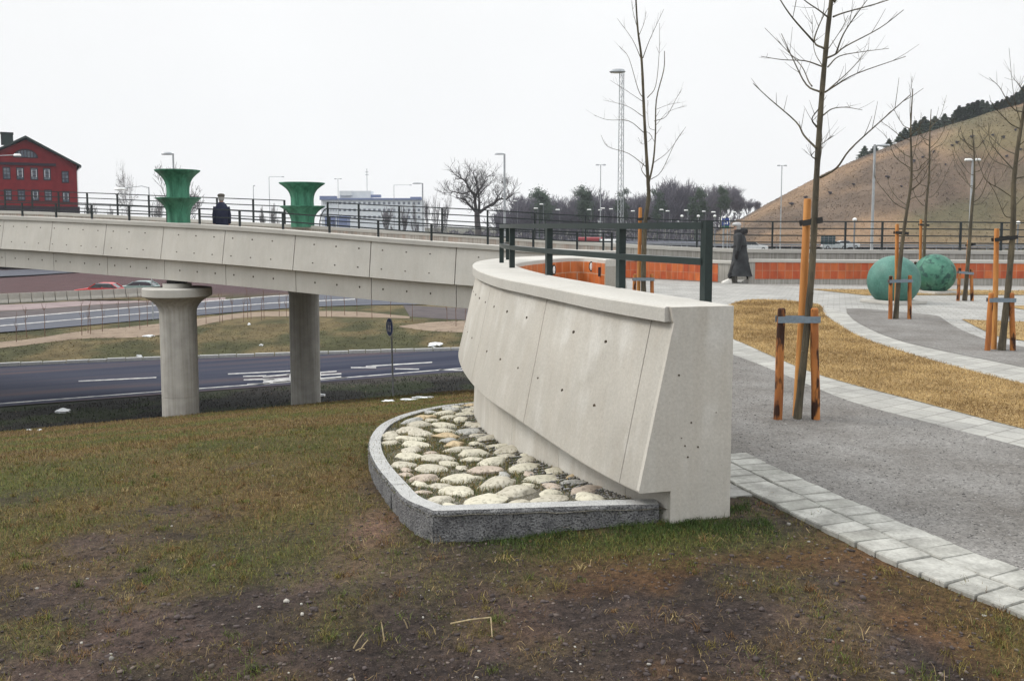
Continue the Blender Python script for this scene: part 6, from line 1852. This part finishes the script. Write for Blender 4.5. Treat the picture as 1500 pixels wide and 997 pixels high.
# ------------------------------------------------------------------ ground cover: blades, pebbles
def blades(name, X, Y, Z, Lg, Wd, col, lean, mat, label, cat='grass', parent=None, lay=False):
    n = len(X); rg = np.random.default_rng(len(X))
    a = rg.uniform(0, 2*np.pi, n); b = rg.uniform(0, 2*np.pi, n)
    ln = lean*rg.uniform(.85, 1.05, n) if lay else lean*rg.uniform(.2, 1.3, n)
    base = np.stack([X, Y, Z], -1)
    side_ = np.stack([np.cos(a), np.sin(a), np.zeros(n)], -1)*Wd[:, None]/2
    hor = np.stack([np.cos(b), np.sin(b), np.zeros(n)], -1)
    mid = base + (hor*np.sin(ln)[:, None]*.4 + np.array([0,0,1.])*np.cos(ln*.6)[:, None]*.55)*Lg[:, None]
    tip = base + (hor*np.sin(np.minimum(ln*1.3,1.55))[:, None] + np.array([0,0,1.])*np.cos(np.minimum(ln*1.3,1.55))[:, None])*Lg[:, None]
    V = np.empty((n, 5, 3)); V[:,0] = base-side_; V[:,1] = base+side_; V[:,2] = mid+side_*.7; V[:,3] = mid-side_*.7; V[:,4] = tip
    F = np.arange(n)[:, None]*5
    quads = F + np.array([0,1,2,3]); tris = F + np.array([3,2,4])
    loops = np.concatenate([np.concatenate([quads, tris], 1)], 0).ravel().astype(np.int32)
    st = np.empty((n,2), np.int32); st[:,0] = np.arange(n)*7; st[:,1] = np.arange(n)*7+4
    tot = np.empty((n,2), np.int32); tot[:,0] = 4; tot[:,1] = 3
    me = bpy.data.meshes.new(name); me.vertices.add(n*5); me.vertices.foreach_set('co', V.ravel())
    me.loops.add(len(loops)); me.loops.foreach_set('vertex_index', loops)
    me.polygons.add(2*n); me.polygons.foreach_set('loop_start', st.ravel()); me.polygons.foreach_set('loop_total', tot.ravel())
    me.update(calc_edges=True)
    at = me.attributes.new('blade_colour', 'FLOAT_COLOR', 'POINT')
    cc = np.repeat(np.concatenate([col, np.ones((n,1))], 1), 5, 0).astype(np.float32); at.data.foreach_set('color', cc.ravel())
    me.materials.append(mat); o = bpy.data.objects.new(name, me); C.objects.link(o)
    if parent: o.parent = parent
    return tag(o, label, cat, kind='stuff')
bmat, nt, bs = newmat('grass_blades'); an = nt.nodes.new('ShaderNodeAttribute'); an.attribute_name = 'blade_colour'
nt.links.new(an.outputs['Color'], bs.inputs['Base Color']); bs.inputs['Roughness'].default_value = .8; bs.inputs['Specular IOR Level'].default_value = .2
rg = np.random.default_rng(5)
def scatter_lawn(n, r0, r1, azr=36):
    r = np.exp(rg.uniform(np.log(r0), np.log(r1), n)); az_ = rg.uniform(R(-azr), R(azr), n)
    return r*np.sin(az_), r*np.cos(az_)
NB_ = 440000
X, Y = scatter_lawn(NB_, 2.5, 30)
nn = (X-A0.x)*ND.x + (Y-A0.y)*ND.y
bedm = inside(bed_poly+[], X, Y) | inside([(p.x,p.y) for p in kc]+[(.85,4.93)], X, Y)
g, gr_, bare = cover(X, Y)
kp = (~inside(plz, X, Y)) & (~bedm) & (nn < .6) & (rg.uniform(0,1,NB_) < np.clip(g*1.05, .05, 1))
# keep blades out of the wall's footprint
wp = [(wpt(i,.03,0).x, wpt(i,.03,0).y) for i in range(0, NST, 3)] + [(CI[i].x, CI[i].y) for i in range(NST-1, -1, -3)]
kp &= ~inside(wp, X, Y)
X, Y, g, gr_ = X[kp], Y[kp], g[kp], gr_[kp]; n = len(X); Rr = np.hypot(X, Y)
Z = height(X, Y)-.004
Lg = rg.uniform(.012,.042,n)*(.75+.5*g)*(1+.030*(Rr-3)); Wd = rg.uniform(.0012,.0026,n)*(1+.16*(Rr-2.5))
u = rg.uniform(0,1,n)
isg = (rg.uniform(0,1,n) < gr_*.95)[:, None]
drycol = np.array([.21,.155,.055])*rg.uniform(.35,1.4,(n,1)) ; red = np.array([.15,.088,.038])*rg.uniform(.3,1.4,(n,1)); pale = np.array([.30,.23,.11])
dc = np.where((u < .40)[:, None], drycol, np.where((u < .965)[:, None], red, pale))
gc = np.array([.080,.108,.026])*rg.uniform(.5,1.5,(n,1)); gc2 = np.array([.150,.138,.036])*rg.uniform(.5,1.4,(n,1))
gc = np.where((rg.uniform(0,1,n) < .5)[:, None], gc, gc2)
col = np.where(isg, gc, dc)
blades('lawn_grass', X, Y, Z, Lg, Wd, col, 1.05, bmat, 'short patchy green and straw coloured lawn grass')
# separate tufts on the worn ground, and broken straw
nt_c = 5200; TX, TY = scatter_lawn(nt_c, 2.5, 11, 35); tg, tgr, tb_ = cover(TX, TY)
k = (~inside(plz, TX, TY)) & ~inside([(p.x,p.y) for p in kc]+[(.85,4.93)], TX, TY) & ~inside(wp, TX, TY) & (rg.uniform(0,1,nt_c) < .14+.55*tg) & (fbm(TX, TY, 2.4, 97, 3) > .40)
TX, TY, tgr = TX[k], TY[k], tgr[k]; m_ = len(TX); per = rg.integers(14, 46, m_); ix = np.repeat(np.arange(m_), per); n = len(ix)
sp_ = rg.uniform(.010, .040, m_)[ix]; X = TX[ix]+rg.normal(0,1,n)*sp_; Y = TY[ix]+rg.normal(0,1,n)*sp_
hue = rg.uniform(0,1,m_); pal = np.where((hue < .34)[:,None], np.array([.075,.095,.020]), np.where((hue < .70)[:,None], np.array([.150,.120,.032]), np.where((hue < .92)[:,None], np.array([.145,.080,.032]), np.array([.30,.23,.11]))))
c = pal[ix]*rg.uniform(.4,1.5,(n,1)); rr = np.hypot(X, Y)
hts = rg.uniform(.4,1.0,m_)[ix]
k = ~inside(plz, X, Y) & ~inside([(p.x,p.y) for p in kc]+[(.85,4.93)], X, Y); X, Y, c, rr, hts = X[k], Y[k], c[k], rr[k], hts[k]; n = len(X)
blades('grass_tufts', X, Y, height(X, Y)-.004, rg.uniform(.02,.065,n)*hts*1.2, rg.uniform(.0014,.0030,n)*(1+.10*(rr-2.5)), c, 1.0, bmat, 'single tufts of green and yellow grass on the worn ground')
X, Y = scatter_lawn(2600, 2.5, 8, 35); k = ~inside(plz, X, Y) & ~inside([(p.x,p.y) for p in kc]+[(.85,4.93)], X, Y) & ~inside(wp, X, Y) & (fbm(X, Y, 1.6, 98, 3) > .47); X, Y = X[k], Y[k]; n = len(X)
blades('broken_straw', X, Y, height(X, Y)+.003, rg.uniform(.015,.075,n), rg.uniform(.0014,.0034,n), np.array([.30,.22,.11])*rg.uniform(.3,1.35,(n,1)), 1.55, bmat, 'broken straw and stems scattered on the worn ground', 'straw')
# dead grass on the islands
def scatter_poly(w_, n, r):
    xs = [p.x for p in w_]; ys = [p.y for p in w_]; poly = [(p.x, p.y) for p in w_]
    x = r.uniform(min(xs), min(max(xs), 16), n); y = r.uniform(min(ys), max(ys), n)
    # denser close to the camera
    k = inside(poly, x, y) & (r.uniform(0,1,n) < (7.0/np.maximum(7, np.hypot(x,y)))**1.2)
    return x[k], y[k]
for w_, n, lb in ((DG1,380000,'flattened straw yellow grass on the large island'),(DG2,30000,'flattened straw yellow grass on the right wedge'),(DG3,30000,'straw yellow grass on the band before the tiled wall')):
    x, y = scatter_poly(w_, n, rg); n = len(x); rr = np.hypot(x, y)
    x = x+rg.normal(0,.022,n); y = y+rg.normal(0,.022,n)
    tone = np_smooth(.30,.68,fbm(x, y, 1.7, 81, 5))[:, None]; t2 = rg.uniform(.55,1.3,(n,1))
    c = (np.array([.205,.125,.047])*(1-tone)+np.array([.46,.32,.14])*tone)*t2
    c = np.where((rg.uniform(0,1,n) < .10)[:, None], np.array([.13,.085,.035]), c)
    blades('dead_grass', x, y, np.full(n,.004), rg.uniform(.02,.05,n)*(1+.02*(rr-7)), rg.uniform(.0016,.0032,n)*(1+.10*(rr-7)), c, 1.55, bmat, lb)
# grass between the field stones
x = rg.uniform(-1.35,.9,60000); y = rg.uniform(4.95,10.7,60000); k = inside(bed_poly, x, y)
gn = fbm(x, y, 2.1, 91, 4); k &= rg.uniform(0,1,60000) < np_smooth(.18,.46,gn)
st_ = np.array(stones); x, y = x[k], y[k]
dd = np.min(np.hypot(x[:, None]-st_[None, :, 0], y[:, None]-st_[None, :, 1])/st_[None, :, 2], 1); x, y = x[dd > .92], y[dd > .92]; n = len(x)
z = np.interp((x-A0.x)*ND.x+(y-A0.y)*ND.y, LN, LZ)+.13
c = np.where((rg.uniform(0,1,n) < .55)[:, None], np.array([.070,.092,.026])*rg.uniform(.5,1.4,(n,1)), np.array([.22,.16,.06])*rg.uniform(.5,1.3,(n,1)))
blades('bed_grass', x, y, z, rg.uniform(.02,.055,n), rg.uniform(.003,.005,n), c, .9, bmat, 'tufts of grass between the field stones')
# rank green grass along the foot of the granite kerb and wall end
x = rg.uniform(-.34,1.45,9000); y = 4.93-np.abs(rg.normal(0,.16,9000)); x[:1500] = rg.uniform(.85,1.42,1500); y[:1500] = 4.92+.55*(x[:1500]-.86)-np.abs(rg.normal(0,.08,1500))
kk = rg.uniform(0,1,9000) < np_smooth(-.40,.35,x)*np_smooth(.25,.7,fbm(x,y,4,96)+.18); x, y = x[kk], y[kk]
z = height(x, y); n = len(x); c = np.array([.040,.066,.015])*rg.uniform(.45,1.5,(n,1))
blades('kerb_grass', x, y, z, rg.uniform(.015,.05,n)*(.5+fbm(x,y,5,95)), rg.uniform(.0018,.0034,n), c, .9, bmat, 'rank green grass along the foot of the kerb and wall end')
# pebbles, clods and leaf crumbs on the bare soil
def pebbles(name, X, Y, Z, S, cols, mats, label):
    bm = bmesh.new(); bmesh.ops.create_icosphere(bm, subdivisions=1, radius=1); bv = np.array([v.co[:] for v in bm.verts]); bf = np.array([[v.index for v in f.verts] for f in bm.faces]); bm.free()
    n = len(X); r2 = np.random.default_rng(n)
    V = bv[None]*(1+.25*r2.uniform(-1,1,(n,len(bv),1)))
    sc = np.stack([r2.uniform(.7,1.4,n), r2.uniform(.6,1,n), r2.uniform(.35,.75,n)], -1)*S[:, None]
    V = V*sc[:, None, :]; a = r2.uniform(0,6.28,n); ca, sa = np.cos(a)[:, None], np.sin(a)[:, None]
    V = np.stack([V[...,0]*ca-V[...,1]*sa, V[...,0]*sa+V[...,1]*ca, V[...,2]], -1) + np.stack([X,Y,Z], -1)[:, None]
    F = (np.arange(n)[:, None, None]*len(bv)+bf[None]).reshape(-1,3)
    me = bpy.data.meshes.new(name); me.vertices.add(n*len(bv)); me.vertices.foreach_set('co', V.ravel())
    me.loops.add(F.size); me.loops.foreach_set('vertex_index', F.ravel().astype(np.int32)); me.polygons.add(len(F))
    me.polygons.foreach_set('loop_start', np.arange(0,F.size,3,dtype=np.int32)); me.polygons.foreach_set('loop_total', np.full(len(F),3,np.int32)); me.update(calc_edges=True)
    at = me.attributes.new('blade_colour', 'FLOAT_COLOR', 'POINT'); cc = np.repeat(np.concatenate([cols, np.ones((n,1))],1), len(bv), 0).astype(np.float32); at.data.foreach_set('color', cc.ravel())
    me.materials.append(mats); o = bpy.data.objects.new(name, me); C.objects.link(o); return tag(o, label, 'pebbles', kind='stuff')
X, Y = scatter_lawn(16000, 2.6, 9, 34); g, gr_, bare = cover(X, Y)
k = (~inside(plz, X, Y)) & (~inside(wp, X, Y)) & ~inside([(p.x,p.y) for p in kc]+[(.85,4.93)], X, Y) & (rg.uniform(0,1,16000) < 1.05-g)
X, Y = X[k], Y[k]; n = len(X); S = np.exp(rg.normal(-5.35,.55,n)); S = np.clip(S, .0018, .020)
u = rg.uniform(0,1,n)[:, None]; t = rg.uniform(.6,1.4,(n,1))
c = np.where(u < .80, np.array([.058,.046,.044])*t, np.where(u < .965, np.array([.12,.095,.082])*t, np.where(u < .992, np.array([.26,.245,.22])*t, np.array([.13,.07,.045])*t)))
pebbles('soil_pebbles', X, Y, height(X, Y)+S*.15, S, c, bmat, 'pebbles and clods scattered on the bare soil')
# grit on the near gravel
X = rg.uniform(1.4,5.2,30000); Y = rg.uniform(3.2,13,30000); gp = [(G(a,b,0).x, G(a,b,0).y) for a,b in edge_g1_far+edge_g1_near]
k = inside(gp, X, Y) & (rg.uniform(0,1,30000) < (4.0/np.maximum(4,Y))**1.0); X, Y = X[k], Y[k]; n = len(X)
S = np.clip(np.exp(rg.normal(-5.3,.3,n)), .002, .011); t = rg.uniform(.45,1.7,(n,1)); c = np.array([.185,.178,.172])*t
pebbles('gravel_grit', X, Y, np.full(n,.003), S, c, bmat, 'loose grey grit on the gravel path')
# dark gravel against the wall foot inside the bed
i_ = rg.integers(2, 60, 5000); X = np.array([wpt(int(i), .0, 0).x for i in i_]); Y = np.array([wpt(int(i), .0, 0).y for i in i_])
uv_ = np.array([(wu(int(i)).x, wu(int(i)).y) for i in i_]); o_ = np.abs(rg.normal(.03,.10,5000)); X = X+uv_[:,0]*o_; Y = Y+uv_[:,1]*o_
k = inside(bed_poly, X, Y); X, Y = X[k], Y[k]; n = len(X); Z = np.interp((X-A0.x)*ND.x+(Y-A0.y)*ND.y, LN, LZ)+.145
pebbles('bed_gravel', X, Y, Z, np.clip(np.exp(rg.normal(-4.7,.3,n)),.004,.016), np.array([.21,.205,.20])*rg.uniform(.4,1.7,(n,1)), bmat, 'grey gravel along the wall inside the stone bed')

# tufts on the bank beyond the first road and rough scrub on the hillside
n = 42000; X = rg.uniform(-45, 8, n); Y = rg.uniform(34, 70, n)
nn = (X-A0.x)*ND.x+(Y-A0.y)*ND.y; ss = (X-A0.x)*SD.x+(Y-A0.y)*SD.y; nf = np.interp(ss, [p[0] for p in RF], [p[1] for p in RF])
zs_ = height(X, Y); k = (nn > nf+.5) & (nn < nf+13) & (np.abs(X/Y) < .66); X, Y, zs_ = X[k], Y[k], zs_[k]; n = len(X)
tt = fbm(X, Y, .35, 43, 5)[:, None]; c = (np.array([.060,.060,.027])*(1-np_smooth(.4,.62,tt))+np.array([.125,.095,.045])*np_smooth(.4,.62,tt))*rg.uniform(.75,1.3,(n,1))
blades('bank_grass', X, Y, zs_-.01, rg.uniform(.06,.18,n), rg.uniform(.03,.07,n), c, 1.5, bmat, 'rough tufts of winter grass on the bank beyond the near road', lay=True)
n = 26000; hx = rg.uniform(50, 150, n); Y = rg.uniform(158, 236, n); X = hx*Y/HRD
zs_ = height(X, Y); c = far_colour(X, Y, np.zeros((n,3)))*rg.uniform(1.0,1.45,(n,1))
blades('hill_scrub', X, Y, zs_-.05, rg.uniform(.2,.55,n), rg.uniform(.12,.3,n), c, 1.55, bmat, 'rough winter grass and scrub covering the hillside', lay=True)

n = 26000; q_ = rg.uniform(-18, 22, n); m2_ = rg.uniform(.8, 10.3, n); X = A0.x+SD.x*q_+ND.x*m2_; Y = A0.y+SD.y*q_+ND.y*m2_
zs_ = height(X, Y); w2_ = fbm(X, Y, .5, 41, 4); c = np.where((w2_ > .52)[:,None], np.array([.022,.032,.012]), np.array([.018,.017,.014]))*rg.uniform(.4,1.7,(n,1))  # growth darkened to match the slope, shade included in its colour
c = np.where((rg.uniform(0,1,n) < .04)[:,None], np.array([.12,.10,.07]), c)
blades('ditch_growth', X, Y, zs_-.01, rg.uniform(.04,.16,n), rg.uniform(.012,.04,n), c, 1.3, bmat, 'dark rank growth in the ditch between the lawn edge and the road')
# ------------------------------------------------------------------ the air
hzb = MB(); hzb.prism([(-420,-15),(420,-15),(420,520),(-420,520)], -12, 75)
hm = bpy.data.materials.new('haze_air'); hm.use_nodes = True; hn = hm.node_tree; hn.nodes.clear()
ho = hn.nodes.new('ShaderNodeOutputMaterial'); hv = hn.nodes.new('ShaderNodeVolumePrincipled')
hv.inputs['Color'].default_value = (.86,.90,1,1); hv.inputs['Density'].default_value = .00022
hn.links.new(hv.outputs[0], ho.inputs['Volume'])
tag(hzb.build('haze', hm), 'thin pale air over the whole scene', 'haze', kind='stuff')
